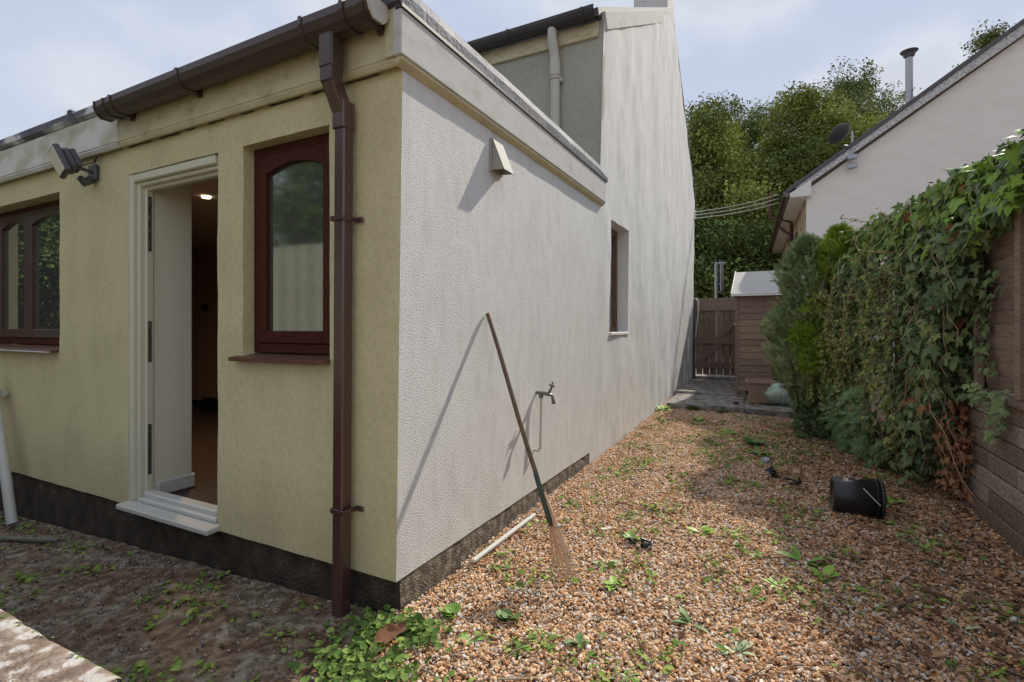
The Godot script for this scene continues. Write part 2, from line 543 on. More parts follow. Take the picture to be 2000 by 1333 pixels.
	m = mat("gutter_brown", lin(0.068, 0.044, 0.038), 0.36)
	m.albedo_texture = ramp_tex(noise(0.05, 87, 5), [0.0, 0.35, 0.6, 1.0], [Color(0.6, 0.6, 0.6), Color(0.9, 0.9, 0.9), Color(1, 1, 1), Color(1, 1, 1)])
	tri_map(m, Vector3(2, 2, 2))
	m = mat("pipe_maroon", lin(0.075, 0.03, 0.028), 0.26)
	m.metallic_specular = 0.9
	m.albedo_texture = M.gutter_brown.albedo_texture
	tri_map(m, Vector3(3, 1, 3))
	m = mat("gutter_dark", lin(0.035, 0.03, 0.03), 0.5)
	m = mat("fascia_white", Color.WHITE, 0.85)
	m.metallic_specular = 0.2
	m.albedo_texture = ramp_tex(noise(0.012, 91, 5), [0.0, 0.25, 0.5, 1.0], [Color(0.42, 0.41, 0.37), Color(0.52, 0.51, 0.49), Color(0.55, 0.545, 0.525), Color(0.58, 0.575, 0.56)])
	tri_map(m, Vector3(0.7, 1.4, 0.7))
	m = mat("fascia_cream", Color.WHITE, 0.6)
	m.albedo_texture = ramp_tex(noise(0.012, 93, 5), [0.0, 0.3, 0.5, 1.0], [Color(0.38, 0.34, 0.2), Color(0.51, 0.46, 0.28), Color(0.56, 0.51, 0.32), Color(0.59, 0.54, 0.36)])
	tri_map(m, Vector3(0.9, 1.6, 0.9))
	m = mat("fascia_peeling", Color.WHITE, 0.7)
	m.albedo_texture = ramp_tex(noise(0.007, 94, 5), [0.0, 0.3, 0.45, 0.62, 1.0], [Color(0.4, 0.38, 0.3), Color(0.5, 0.48, 0.38), Color(0.56, 0.54, 0.45), Color(0.64, 0.63, 0.58), Color(0.7, 0.7, 0.67)])
	tri_map(m, Vector3(0.8, 1.3, 0.8))
	m = mat("roof_felt", Color.WHITE, 0.72)
	m.albedo_texture = ramp_tex(noise(0.007, 95, 5), [0.0, 0.3, 0.5, 0.62, 0.68, 1.0], [Color(0.09, 0.095, 0.115), Color(0.13, 0.14, 0.165), Color(0.19, 0.2, 0.23), Color(0.24, 0.25, 0.28), Color(0.4, 0.4, 0.42), Color(0.46, 0.46, 0.47)])
	m.normal_enabled = true; m.normal_texture = normal_tex(noise(0.1, 96, 3), 1.5)
	tri_map(m, Vector3(0.6, 0.9, 0.6))
	m = mat("lead_worn", Color.WHITE, 0.6)
	m.albedo_texture = ramp_tex(noise(0.006, 97, 5), [0.0, 0.42, 0.56, 0.66, 1.0], [Color(0.05, 0.05, 0.06), Color(0.1, 0.1, 0.12), Color(0.16, 0.16, 0.185), Color(0.6, 0.6, 0.6), Color(0.68, 0.68, 0.68)])
	tri_map(m, Vector3(0.6, 1.2, 0.6))
	mat("upvc", lin(0.6, 0.6, 0.55), 0.4)
	mat("upvc_cream", lin(0.64, 0.62, 0.47), 0.4)
	m = mat("pvc_pipe", lin(0.62, 0.62, 0.58), 0.4)
	m = mat("pipe_cream", lin(0.5, 0.49, 0.42), 0.5)
	mat("vent_cream", lin(0.34, 0.335, 0.3), 0.7)
	mat("keep_metal", lin(0.14, 0.13, 0.11), 0.45, 0.7)
	mat("black_plastic", lin(0.012, 0.012, 0.014), 0.35)
	m = mat("bucket_black", lin(0.02, 0.02, 0.023), 0.36)
	m.albedo_texture = ramp_tex(noise(0.05, 101, 5), [0.0, 0.6, 0.72, 1.0], [Color(0.9, 0.9, 0.9), Color(1, 1, 1), Color(1, 1, 1), Color(1, 1, 1)])
	m.normal_enabled = true; m.normal_texture = normal_tex(noise(0.12, 103, 2, FastNoiseLite.TYPE_CELLULAR), 3.0); m.normal_scale = 0.35
	tri_map(m, Vector3(2, 2, 2))
	mat("steel", lin(0.36, 0.34, 0.34), 0.3, 0.9)
	mat("galvanised", lin(0.36, 0.38, 0.42), 0.45, 0.6)
	mat("wire_white", lin(0.6, 0.6, 0.62), 0.4)
	mat("dark_grey", lin(0.055, 0.055, 0.06), 0.5)
	mat("lamp_grey", lin(0.09, 0.09, 0.1), 0.45, 0.2)
	mat("lamp_face", lin(0.75, 0.7, 0.55), 0.25)
	mat("brass", lin(0.19, 0.18, 0.16), 0.4, 0.75)
	m = mat("rake_brown", lin(0.125, 0.078, 0.038), 0.5)
	m.albedo_texture = grain
	tri_map(m, Vector3(4, 1.2, 4))
	mat("rake_green", lin(0.028, 0.05, 0.033), 0.4)
	mat("rake_tine", lin(0.58, 0.38, 0.25), 0.5, 0.2)
	mat("rust", lin(0.12, 0.05, 0.03), 0.9)
	mat("stake_wood", lin(0.3, 0.18, 0.11), 0.9)
	mat("planter_brown", lin(0.34, 0.23, 0.18), 0.55)
	mat("cable", lin(0.3, 0.32, 0.3), 0.8)
	mat("white_paint", lin(0.72, 0.7, 0.66), 0.6)
	m = mat("bargeboard_grey", Color.WHITE, 0.8)
	m.albedo_texture = ramp_tex(noise(0.04, 111, 6), [0.0, 0.4, 0.5, 1.0], [Color(0.2, 0.2, 0.21), Color(0.36, 0.36, 0.37), Color(0.56, 0.56, 0.57), Color(0.68, 0.68, 0.68)])
	tri_map(m, Vector3(0.6, 1.8, 1.8))
	m = mat("neighbour_render", Color.WHITE, 0.92)
	m.albedo_texture = ramp_tex(noise(0.01, 113, 5), [0.0, 0.4, 1.0], [Color(0.72, 0.69, 0.63), Color(0.76, 0.735, 0.68), Color(0.785, 0.76, 0.71)])
	tri_map(m, Vector3(0.4, 0.8, 0.4))
	m = mat("rubble_stone", Color.WHITE, 0.95)
	var cell := noise(0.03, 115, 1, FastNoiseLite.TYPE_CELLULAR)
	cell.cellular_return_type = FastNoiseLite.RETURN_CELL_VALUE
	m.albedo_texture = ramp_tex(cell, [0.0, 0.3, 0.6, 1.0], [Color(0.2, 0.15, 0.1), Color(0.4, 0.3, 0.19), Color(0.48, 0.38, 0.25), Color(0.3, 0.28, 0.25)])
	tri_map(m, Vector3(0.4, 0.6, 0.4))
	m = mat("slate", lin(0.09, 0.09, 0.1), 0.7)
	m = mat("shed_felt", Color.WHITE, 0.9)
	m.albedo_texture = ramp_tex(noise(0.06, 117, 4), [0.0, 0.5, 1.0], [Color(0.38, 0.37, 0.35), Color(0.48, 0.47, 0.45), Color(0.57, 0.56, 0.54)])
	tri_map(m, Vector3(1, 1, 1))
	m = mat("sack_green", Color.WHITE, 0.55)
	m.albedo_texture = ramp_tex(noise(0.02, 119, 4), [0.0, 0.5, 0.56, 0.7, 1.0], [Color(0.26, 0.38, 0.27), Color(0.34, 0.46, 0.35), Color(0.45, 0.58, 0.52), Color(0.66, 0.76, 0.74), Color(0.7, 0.78, 0.76)])
	tri_map(m, Vector3(3, 3, 3))
	m = mat("bark", Color.WHITE, 0.95)
	m.albedo_texture = ramp_tex(noise(0.03, 121, 5), [0.0, 0.5, 1.0], [Color(0.12, 0.1, 0.08), Color(0.24, 0.21, 0.17), Color(0.38, 0.35, 0.3)])
	tri_map(m, Vector3(1.2, 0.4, 1.2))
	mat("vine", lin(0.36, 0.24, 0.13), 0.85)
	mat("vine_grey", lin(0.42, 0.36, 0.25), 0.85)
	m = mat("leaf", Color.WHITE, 0.7)
	m.metallic_specular = 0.22
	m.vertex_color_use_as_albedo = true
	m.backlight = Color(0.9, 1.0, 0.5)
	m = mat("dead_leaf", Color.WHITE, 0.8)
	m.vertex_color_use_as_albedo = true
	m.backlight = Color(0.3, 0.22, 0.15)
	m = mat("stone", Color.WHITE, 0.75)
	m.vertex_color_use_as_albedo = true
	for a in [["ivy_a", 0.09, 0.14, 0.06], ["ivy_b", 0.135, 0.19, 0.085], ["ivy_c", 0.062, 0.098, 0.05], ["ivy_d", 0.2, 0.33, 0.05]]:
		m = mat(a[0], lin(a[1], a[2], a[3]), 0.6)
		m.metallic_specular = 0.3
		m.backlight = Color(0.45, 0.55, 0.3)
	for a in [["weed_a", 0.17, 0.32, 0.045], ["weed_b", 0.27, 0.42, 0.06], ["weed_c", 0.11, 0.2, 0.045], ["weed_pale", 0.38, 0.45, 0.26]]:
		m = mat(a[0], lin(a[1], a[2], a[3]), 0.55)
		m.backlight = Color(0.5, 0.6, 0.25)
	m = mat("glass", Color(0.75, 0.8, 0.76, 0.12), 0.02)
	m.transparency = BaseMaterial3D.TRANSPARENCY_ALPHA
	m.metallic_specular = 0.8
	m = mat("obscured_glass", lin(0.36, 0.38, 0.35), 0.06)
	m.metallic = 0.85
	m.metallic_specular = 1.0
	m = mat("window_glass", lin(0.5, 0.52, 0.5), 0.015)
	m.metallic = 0.9
	mat("room_wall", lin(0.32, 0.24, 0.2), 0.9)
	mat("room_wall_pale", lin(0.74, 0.73, 0.58), 0.7)
	mat("room_ceiling", lin(0.4, 0.37, 0.32), 0.9)
	m = mat("room_floor", lin(0.075, 0.05, 0.04), 0.45)
	m.albedo_texture = grain
	tri_map(m, Vector3(0.8, 5, 5))
	m = mat("lamp_glow", Color.WHITE, 0.5)
	m.emission_enabled = true; m.emission = Color(1, 0.9, 0.75); m.emission_energy_multiplier = 2.5
	mat("leaf_brown", lin(0.19, 0.085, 0.04), 0.9)

func sky_texture() -> ImageTexture:
	var w := 1024
	var h := 512
	var img := Image.create(w, h, false, Image.FORMAT_RGBF)
	var n1 := noise(1.1, 201, 5)
	var n2 := noise(3.2, 202, 4)
	for j in h:
		var el := (0.5 - (j + 0.5) / h) * PI
		for i in w:
			var az := (i + 0.5) / w * TAU
			var d := Vector3(cos(az) * cos(el), sin(el), sin(az) * cos(el))
			var up := maxf(d.y, 0.0)
			# clouds lie on a high flat deck, so they stretch towards the horizon
			var q := Vector3(d.x, 0, d.z) / (up + 0.35)
			var c := n1.get_noise_3d(q.x, 0.3, q.z) + 0.35 * n2.get_noise_3d(q.x, 1.0, q.z)
			c = smoothstep(-0.3, 0.34, c)
			var blue := Vector3(0.24, 0.28, 0.37).lerp(Vector3(0.32, 0.345, 0.40), pow(1.0 - up, 2.0))
			var cloud := Vector3(0.39, 0.40, 0.42).lerp(Vector3(0.32, 0.335, 0.37), smoothstep(0.6, 1.0, c))
			var v := blue.lerp(cloud, c * 0.85) * 0.95
			if d.y < 0.0: v = Vector3(0.22, 0.22, 0.2)
			img.set_pixel(i, j, Color(v.x, v.y, v.z))
	return ImageTexture.create_from_image(img)

# ================================================================ the scene
func _ready():
	# ---- camera, sky, sun, exposure
	var cam := Camera3D.new()
	cam.name = "camera"
	cam.projection = Camera3D.PROJECTION_FRUSTUM
	cam.near = 0.05
	cam.far = 900.0
	cam.size = 0.05 * 1333.0 / 1003.0
	cam.frustum_offset = Vector2(0, -0.05 * 26.5 / 1003.0)
	cam.position = Vector3(1.504, 1.287, 1.818)
	cam.rotation.y = deg_to_rad(27.22)
	add_child(cam)
	var we := WorldEnvironment.new()
	we.name = "world_environment"
	var env := Environment.new()
	env.background_mode = Environment.BG_SKY
	var sky := Sky.new()
	var pano := PanoramaSkyMaterial.new()
	pano.panorama = sky_texture()
	sky.sky_material = pano
	env.sky = sky
	env.tonemap_mode = Environment.TONE_MAPPER_LINEAR
	env.tonemap_exposure = 2.2
	env.sdfgi_enabled = true
	env.ssao_enabled = true
	env.ssil_enabled = true
	we.environment = env
	add_child(we)
	var sun := DirectionalLight3D.new()
	sun.name = "sun"
	sun.light_energy = 0.68
	sun.light_color = Color(1.0, 0.965, 0.9)
	sun.light_angular_distance = 0.9
	sun.shadow_enabled = true
	add_child(sun)
	sun.look_at_from_position(Vector3.ZERO, Vector3(-0.214, -0.631, 0.745))

	rng.seed = 7
	nz.seed = 4; nz.frequency = 0.03; nz.fractal_octaves = 3
	materials()
	clump_a = leaf_clump(26, 0.36, 0.13)
	clump_b = leaf_clump(26, 0.4, 0.115)
	ground()
	house()
	fittings()
	neighbour()
	gate_and_shed()
	boundary()
	hedge()
	trees()
	behind()
	gravel()
	loose_things()
	weeds()

# ---------------------------------------------------------------- ground, yard, terrace, path
func ground():
	var mb := MB.new(true)
	var xs := ticks(-8, 6, 0.14, [])
	var zs := ticks(-12, 4, 0.14, [])
	for e in [-400, -150, -60, -25, -12]: xs.append(float(e))
	for e in [9, 16, 40, 120, 400]: xs.append(float(e))
	for e in [-400, -150, -60, -30, -18]: zs.append(float(e))
	for e in [6, 12, 30, 100, 400]: zs.append(float(e))
	xs.sort(); zs.sort()
	for i in xs.size() - 1:
		for j in zs.size() - 1:
			var q := []
			for k in [[i, j], [i + 1, j], [i + 1, j + 1], [i, j + 1]]:
				q.append(Vector3(xs[k[0]], ground_y(xs[k[0]], zs[k[1]]) - (0.07 if xs[k[0]] < -0.1 and zs[k[1]] > -0.5 else 0.03), zs[k[1]]))
			mb.quad_out(q[0], q[1], q[2], q[3], q[0] - Vector3(0, 5, 0))
	setting("ground", mb, M.soil)
	# concrete yard left of the corner: uneven, with a raised crack
	mb = MB.new(true)
	xs = ticks(-7.5, 0.45, 0.05)
	zs = ticks(-0.02, 1.34, 0.05)
	for i in xs.size() - 1:
		for j in zs.size() - 1:
			if (xs[i] > edge_x(zs[j]) - 0.02 + 0.09 * nz.get_noise_2d(zs[j] * 120, 5)): continue
			var q := []
			for k in [[i, j], [i + 1, j], [i + 1, j + 1], [i, j + 1]]:
				var x: float = xs[k[0]]
				var z: float = zs[k[1]]
				var y := ground_y(x, z) + 0.004 + 0.008 * nz.get_noise_2d(x * 260, z * 260) + 0.006 * nz.get_noise_2d(x * 90 + 33, z * 90)
				q.append(Vector3(x, y, z))
			mb.quad_out(q[0], q[1], q[2], q[3], q[0] - Vector3(0, 5, 0))
	setting("concrete_yard", mb, M.yard_concrete)
	# path slabs by the gate
	mb = MB.new()
	mb.cbox(Transform3D(Basis(Vector3.UP, 0.05), Vector3(0.58, 0.13, -6.42)), Vector3(1.02, 0.14, 1.2), 0.012)
	mb.cbox(Transform3D(Basis(Vector3.UP, -0.03), Vector3(1.62, 0.11, -6.4)), Vector3(1.08, 0.14, 0.95), 0.012)
	mb.cbox(Transform3D(Basis(), Vector3(1.2, 0.175, -8.1)), Vector3(2.4, 0.12, 2.2), 0.012)
	mb.cbox(Transform3D(Basis(), Vector3(0.6, 0.24, -9.75)), Vector3(2.4, 0.12, 1.1), 0.012)
	setting("concrete_path", mb, M.path_concrete)
	# terrace: its retaining wall and the ground on it
	mb = MB.new(true)
	xs = ticks(-9.5, 0.36, 0.06)
	zs = [1.272, 1.28, 1.36, 1.46, 1.56, 1.62, 1.64]
	for i in xs.size() - 1:
		for j in zs.size() - 1:
			var q := []
			for k in [[i, j], [i + 1, j], [i + 1, j + 1], [i, j + 1]]:
				var x: float = xs[k[0]]
				var y := 0.6 + 0.004 * nz.get_noise_2d(x * 200, zs[k[1]] * 200) - (0.006 if k[1] == 0 else 0.0)
				q.append(Vector3(x, y, zs[k[1]] + (0.006 * nz.get_noise_2d(x * 300, 9) if k[1] < 2 else 0.0)))
			mb.quad_out(q[0], q[1], q[2], q[3], q[0] - Vector3(0, 5, 0))
	for i in xs.size() - 1:
		var za: float = 1.272 + 0.006 * nz.get_noise_2d(xs[i] * 300, 9)
		var zb: float = 1.272 + 0.006 * nz.get_noise_2d(xs[i + 1] * 300, 9)
		var ya: float = 0.594 + 0.004 * nz.get_noise_2d(xs[i] * 200, 1.272 * 200)
		var yb: float = 0.594 + 0.004 * nz.get_noise_2d(xs[i + 1] * 200, 1.272 * 200)
		mb.smooth(false)
		mb.quad_out(Vector3(xs[i], ya, za), Vector3(xs[i + 1], yb, zb), Vector3(xs[i + 1], -0.4, zb), Vector3(xs[i], -0.4, za), Vector3(0, 0, 3))
	mb.quad_out(Vector3(0.36, 0.6, 1.28), Vector3(0.36, 0.6, 1.64), Vector3(0.36, -0.4, 1.64), Vector3(0.36, -0.4, 1.28), Vector3(-3, 0, 1.5))
	var rw := solo("retaining_wall", mb, M.slab, "low concrete retaining wall with white lichen blotches on its top, nearest the viewer", "wall")
	mb = MB.new(true)
	mb.span(Vector3(-14, -0.4, 1.645), Vector3(0.33, 0.575, 9.5), 0.01)
	setting("terrace_ground", mb, M.grass_soil)

# ---------------------------------------------------------------- the house
const DOOR := [-2.215, -1.30, 0.13, 2.273]
const WIN_S := [-1.081, -0.43, 1.13, 2.276]
const WIN_L := [-4.52, -3.137, 1.13, 2.276]
const WIN_E := [-3.98, -3.27, 1.225, 2.385]

func arch_panel(x0: float, x1: float, y0: float, y1: float, rise: float) -> PackedVector2Array:
	var p := PackedVector2Array([Vector2(x0, y0), Vector2(x1, y0)])
	for i in 11:
		var f := i / 10.0
		p.append(Vector2(lerpf(x1, x0, f), y1 - rise + rise * sin(PI * f)))
	return p

# a sash in the plane z: stiles and rails round an arched light
func sash(mb: MB, x0: float, x1: float, y0: float, y1: float, z: float, wide: float, thick: float, rise: float):
	mb.span(Vector3(x0, y0, z - thick), Vector3(x0 + wide, y1, z), 0.005)
	mb.span(Vector3(x1 - wide, y0, z - thick), Vector3(x1, y1, z), 0.005)
	mb.span(Vector3(x0 + wide, y0, z - thick), Vector3(x1 - wide, y0 + wide * 1.15, z - 0.002), 0.005)
	var poly := PackedVector2Array()
	var n := 12
	poly.append(Vector2(x1 - wide, y1)); poly.append(Vector2(x0 + wide, y1))
	for i in n + 1:
		var f := float(i) / n
		poly.append(Vector2(lerpf(x0 + wide, x1 - wide, f), y1 - wide - rise + rise * sin(PI * f)))
	mb.prism(Transform3D(Basis(), Vector3(0, 0, z - thick / 2 - 0.001)), poly, thick - 0.002)

func house():
	var h := thing("house", "cream rendered house with a flat-roofed extension and a tall gable end behind", "house", Vector3(0, 0, 0))
	var rects := []
	for a in [DOOR, WIN_S, WIN_L]: rects.append(Rect2(a[0], a[2], a[1] - a[0], a[3] - a[2]))
	var ex := []
	var ey := []
	for a in [DOOR, WIN_S, WIN_L]:
		ex.append(a[0]); ex.append(a[1]); ey.append(a[2]); ey.append(a[3])
	ey.append(1.13); ey.append(2.276)
	part(h, "front_wall", wall_sheet(true, ticks(-6.9, 0, 0.05, ex), ticks(0.138, EAVE, 0.05, ey), rects), M.render_cream_shade)
	for a in [DOOR, WIN_S, WIN_L]:
		part(h, "reveal", reveal(true, a[0], a[1], a[2], a[3], 0.3 if a == DOOR else 0.24, true), M.render_cream_shade)
	var e := WIN_E
	part(h, "side_wall", wall_sheet(false, ticks(-9.11, 0, 0.045, [e[0], e[1], -2.92, -6.45]), ticks(0.0, 6.2, 0.05, [0.138, e[2], e[3], EAVE, 4.22]), [Rect2(e[0], e[2], e[1] - e[0], e[3] - e[2]), Rect2(-2.68, -0.2, 2.8, 0.338)]), M.render_white)
	part(h, "reveal", reveal(false, e[0], e[1], e[2], e[3], 0.22, true), M.render_white)
	# plinth, set back a little under the render
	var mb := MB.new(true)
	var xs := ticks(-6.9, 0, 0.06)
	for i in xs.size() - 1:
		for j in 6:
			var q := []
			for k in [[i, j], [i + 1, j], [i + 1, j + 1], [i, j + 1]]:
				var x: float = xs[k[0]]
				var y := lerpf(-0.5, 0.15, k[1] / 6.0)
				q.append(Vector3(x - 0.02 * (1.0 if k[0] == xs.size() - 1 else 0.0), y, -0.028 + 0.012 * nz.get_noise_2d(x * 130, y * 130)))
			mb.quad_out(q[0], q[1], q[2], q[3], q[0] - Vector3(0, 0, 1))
	part(h, "plinth", mb, M.plinth_damp_shade, "damp front of the plinth, coloured darker to stand for its deep shade")
	mb = MB.new(true)
	xs = ticks(-2.7, -0.01, 0.06)
	for i in xs.size() - 1:
		for j in 6:
			var q := []
			for k in [[i, j], [i + 1, j], [i + 1, j + 1], [i, j + 1]]:
				var z: float = xs[k[0]]
				var y := lerpf(-0.3, 0.15, k[1] / 6.0)
				q.append(Vector3(-0.024 + 0.007 * nz.get_noise_2d(z * 130 + 900, y * 130) + 0.06 * (0.138 - y), y, z - (0.02 if k[0] == xs.size() - 1 else 0.0)))
			mb.quad_out(q[0], q[1], q[2], q[3], q[0] - Vector3(1, 0, 0))
	part(h, "plinth", mb, M.plinth, "lit side of the concrete plinth")
	# drip edge under the render
	mb = MB.new(true)
	xs = ticks(-6.9, 0, 0.05)
	for i in xs.size() - 1:
		var a := front_pt(xs[i], 0.138)
		var b := front_pt(xs[i + 1], 0.138)
		if a.x > DOOR[0] and b.x < DOOR[1]:
			if i > 0 and xs[i - 1] <= DOOR[0]:
				part(h, "render_edge", mb, M.render_cream_shade)
				mb = MB.new(true)
			continue
		mb.quad_out(a, b, b - Vector3(0, -0.004, 0.05), a - Vector3(0, -0.004, 0.05), a + Vector3(0, 1, 0))
	part(h, "render_edge", mb, M.render_cream_shade)
	mb = MB.new(true)
	xs = ticks(-2.68, 0, 0.045)
	for i in xs.size() - 1:
		var a := side_pt(xs[i], 0.138)
		var b := side_pt(xs[i + 1], 0.138)
		mb.quad_out(a, b, b - Vector3(0.06, -0.004, 0), a - Vector3(0.06, -0.004, 0), a + Vector3(0, 1, 0))
	part(h, "render_edge", mb, M.render_white)
	# structure behind the render: rear wall of the tall part, backs and floors that close the rooms
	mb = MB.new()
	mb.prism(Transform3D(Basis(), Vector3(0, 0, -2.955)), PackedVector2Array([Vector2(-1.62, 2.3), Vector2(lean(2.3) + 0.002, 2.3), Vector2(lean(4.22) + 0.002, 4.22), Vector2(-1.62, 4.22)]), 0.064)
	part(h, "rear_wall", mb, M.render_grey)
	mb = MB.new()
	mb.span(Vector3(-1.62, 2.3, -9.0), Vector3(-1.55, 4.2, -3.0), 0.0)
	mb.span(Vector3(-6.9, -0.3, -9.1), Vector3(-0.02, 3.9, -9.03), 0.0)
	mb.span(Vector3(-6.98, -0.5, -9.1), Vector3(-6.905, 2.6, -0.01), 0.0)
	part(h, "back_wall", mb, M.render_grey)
	# gable roof of the tall part
	mb = MB.new()
	var ridge := Vector3(0, 6.24, -6.45)
	mb.bar(Vector3(-0.85, 4.22, -2.78), Vector3(-0.85, ridge.y + 0.01, ridge.z), 1.78, 0.07, Vector3.UP, 0.004)
	mb.bar(Vector3(-0.85, 3.85, -9.28), Vector3(-0.85, ridge.y, ridge.z - 0.03), 1.74, 0.05, Vector3.UP, 0.004)
	part(h, "roof", mb, M.slate)
	mb = MB.new()
	mb.bar(Vector3(0.05, 4.205, -2.93), Vector3(0.05, 6.06, -6.28), 0.045, 0.16, Vector3.UP, 0.006)
	part(h, "bargeboard", mb, M.fascia_white)
	mb = MB.new()
	mb.bar(Vector3(0.03, 3.83, -9.24), Vector3(0.03, 6.2, -6.62), 0.055, 0.05, Vector3.UP, 0.004)
	part(h, "verge_trim", mb, M.dark_grey)
	mb = MB.new()
	mb.span(Vector3(-0.5, 5.6, -6.86), Vector3(0.022, 7.6, -6.29), 0.01)
	part(h, "chimney", mb, M.render_white)
	mb = MB.new()
	mb.span(Vector3(-1.62, 4.06, -2.925), Vector3(0.0, 4.2, -2.89), 0.004)
	part(h, "rear_fascia", mb, M.fascia_cream)
	# dark open joint where the fascia meets the render
	mb = MB.new(true)
	var gx := -2.2
	var part_n := 0
	while gx < -0.06:
		var pts := []
		var n := 3 + rng.randi() % 6
		for k in n:
			pts.append(Vector3(gx, 2.446 + 0.004 * nz.get_noise_2d(gx * 300, 3), 0.006))
			gx += 0.035
		mb = MB.new(true)
		mb.tube(pts, [r(0.002, 0.0035), r(0.003, 0.0055), r(0.002, 0.004)], 5)
		part(h, "joint_gap", mb, M.black_plastic)
		gx += r(0.01, 0.12)
	# flat roof of the extension
	mb = MB.new()
	mb.span(Vector3(-6.95, 2.5, -2.93), Vector3(0.0, 2.72, 0.0), 0.0)
	part(h, "flat_roof", mb, M.roof_felt)
	# fascias with a moulded foot
	mb = MB.new()
	mb.cbox(Transform3D(Basis(), Vector3(-1.11, 2.575, 0.035)), Vector3(2.24, 0.2, 0.03), 0.004)
	mb.cbox(Transform3D(Basis(Vector3.RIGHT, 0.5), Vector3(-1.11, 2.463, 0.03)), Vector3(2.26, 0.035, 0.03), 0.006)
	mb.span(Vector3(-0.035, 2.477, 0.052), Vector3(0.052, 2.7, 0.059), 0.003)
	part(h, "fascia", mb, M.fascia_cream)
	mb = MB.new()
	mb.span(Vector3(-6.95, 2.475, 0.018), Vector3(-2.235, 2.685, 0.056), 0.005)
	mb.cbox(Transform3D(Basis(Vector3.RIGHT, 0.5), Vector3(-4.6, 2.463, 0.034)), Vector3(4.7, 0.035, 0.035), 0.006)
	part(h, "fascia", mb, M.fascia_peeling, "fascia board with white paint peeling off")
	mb = MB.new()
	mb.span(Vector3(0.012, 2.475, -2.945), Vector3(0.062, 2.705, 0.062), 0.005)
	part(h, "fascia", mb, M.fascia_white, "white side fascia board")
	mb = MB.new()
	mb.cbox(Transform3D(Basis(Vector3.BACK, 0.5), Vector3(0.03, 2.463, -1.445)), Vector3(0.05, 0.03, 2.99), 0.006)
	part(h, "fascia_moulding", mb, M.fascia_cream)
	# felt and lead edge trims
	mb = MB.new(false)
	var zs := ticks(-2.98, 0.075, 0.06)
	for i in zs.size() - 1:
		var q := []
		for k in [i, i + 1]:
			var z: float = zs[k]
			var w := 0.004 * nz.get_noise_2d(z * 70, 40)
			var dip := 0.02 * smoothstep(-2.7, -2.95, z)
			q.append([Vector3(0.068 + w, 2.68 + w, z), Vector3(0.074 + w, 2.735 - dip, z), Vector3(0.06, 2.785 - dip + w, z), Vector3(-0.16, 2.775 - dip, z)])
		for s in 3: mb.quad_out(q[0][s], q[0][s + 1], q[1][s + 1], q[1][s], Vector3(-0.3, 2.3, zs[i]))
		mb.quad_out(q[0][0], q[1][0], Vector3(0.05, 2.69, zs[i + 1]), Vector3(0.05, 2.69, zs[i]), Vector3(-0.3, 5, zs[i]))
	part(h, "roof_edge_trim", mb, M.roof_felt)
	mb = MB.new()
	mb.span(Vector3(0.03, 2.672, -2.97), Vector3(0.071, 2.694, 0.07), 0.003)
	part(h, "roof_edge_lip", mb, M.gutter_dark)
	mb = MB.new()
	mb.span(Vector3(-2.2, 2.685, 0.02), Vector3(0.07, 2.765, 0.078), 0.012)
	part(h, "roof_edge_trim", mb, M.gutter_dark)
	mb = MB.new()
	mb.span(Vector3(-6.95, 2.69, -0.1), Vector3(-2.77, 2.775, 0.075), 0.02)
	mb.span(Vector3(-2.84, 2.687, -0.1), Vector3(-2.79, 2.787, 0.082), 0.012)
	mb.span(Vector3(-2.76, 2.688, -0.1), Vector3(-2.2, 2.77, 0.074), 0.02)
	part(h, "lead_flashing", mb, M.lead_worn)
	# small front window
	mb = MB.new()
	var x0: float = WIN_S[0]
	var x1: float = WIN_S[1]
	mb.span(Vector3(x0 + 0.004, 1.15, -0.15), Vector3(x0 + 0.052, 2.272, -0.062), 0.004)
	mb.span(Vector3(x1 - 0.05, 1.15, -0.15), Vector3(x1 - 0.004, 2.272, -0.062), 0.004)
	mb.span(Vector3(x0 + 0.05, 2.225, -0.15), Vector3(x1 - 0.05, 2.272, -0.064), 0.004)
	mb.span(Vector3(x0 + 0.05, 1.15, -0.15), Vector3(x1 - 0.05, 1.2, -0.064), 0.004)
	sash(mb, x0 + 0.054, x1 - 0.052, 1.202, 2.222, -0.054, 0.058, 0.05, 0.04)
	var w := part(h, "window", mb, M.window_wood, "narrow dark red wooden window with an arched pane of obscured glass")
	mb = MB.new()
	mb.span(Vector3(x0 + 0.1, 1.25, -0.086), Vector3(x1 - 0.1, 2.2, -0.08), 0.0)
	part(w, "pane", mb, M.obscured_glass)
	mb = MB.new()
	mb.prism(Transform3D(Basis(), Vector3(0, 1.123, 0)) * Transform3D(Basis(Vector3.RIGHT, 0.13 + PI / 2), Vector3.ZERO), PackedVector2Array([Vector2(x0 + 0.003, -0.075), Vector2(x0 + 0.003, 0.0), Vector2(x0 - 0.055, 0.0), Vector2(x0 - 0.045, 0.055), Vector2(x1 - 0.03, 0.062), Vector2(x1 + 0.012, 0.03), Vector2(x1 + 0.005, 0.004), Vector2(x1 - 0.003, 0.003), Vector2(x1 - 0.003, -0.075)]), 0.02)
	part(w, "sill", mb, M.sill_wood)
	# window left of the door: two arched casements
	mb = MB.new()
	x0 = WIN_L[0]; x1 = WIN_L[1]
	mb.span(Vector3(x0 + 0.003, 1.15, -0.2), Vector3(x0 + 0.04, 2.272, -0.105), 0.004)
	mb.span(Vector3(x1 - 0.026, 1.15, -0.2), Vector3(x1 - 0.003, 2.272, -0.105), 0.004)
	mb.span(Vector3(x0 + 0.04, 2.235, -0.2), Vector3(x1 - 0.026, 2.272, -0.103), 0.004)
	mb.span(Vector3(x0 + 0.04, 1.15, -0.2), Vector3(x1 - 0.026, 1.2, -0.103), 0.004)
	w = part(h, "window", mb, M.window_wood, "wide dark wooden window with two arched casements")
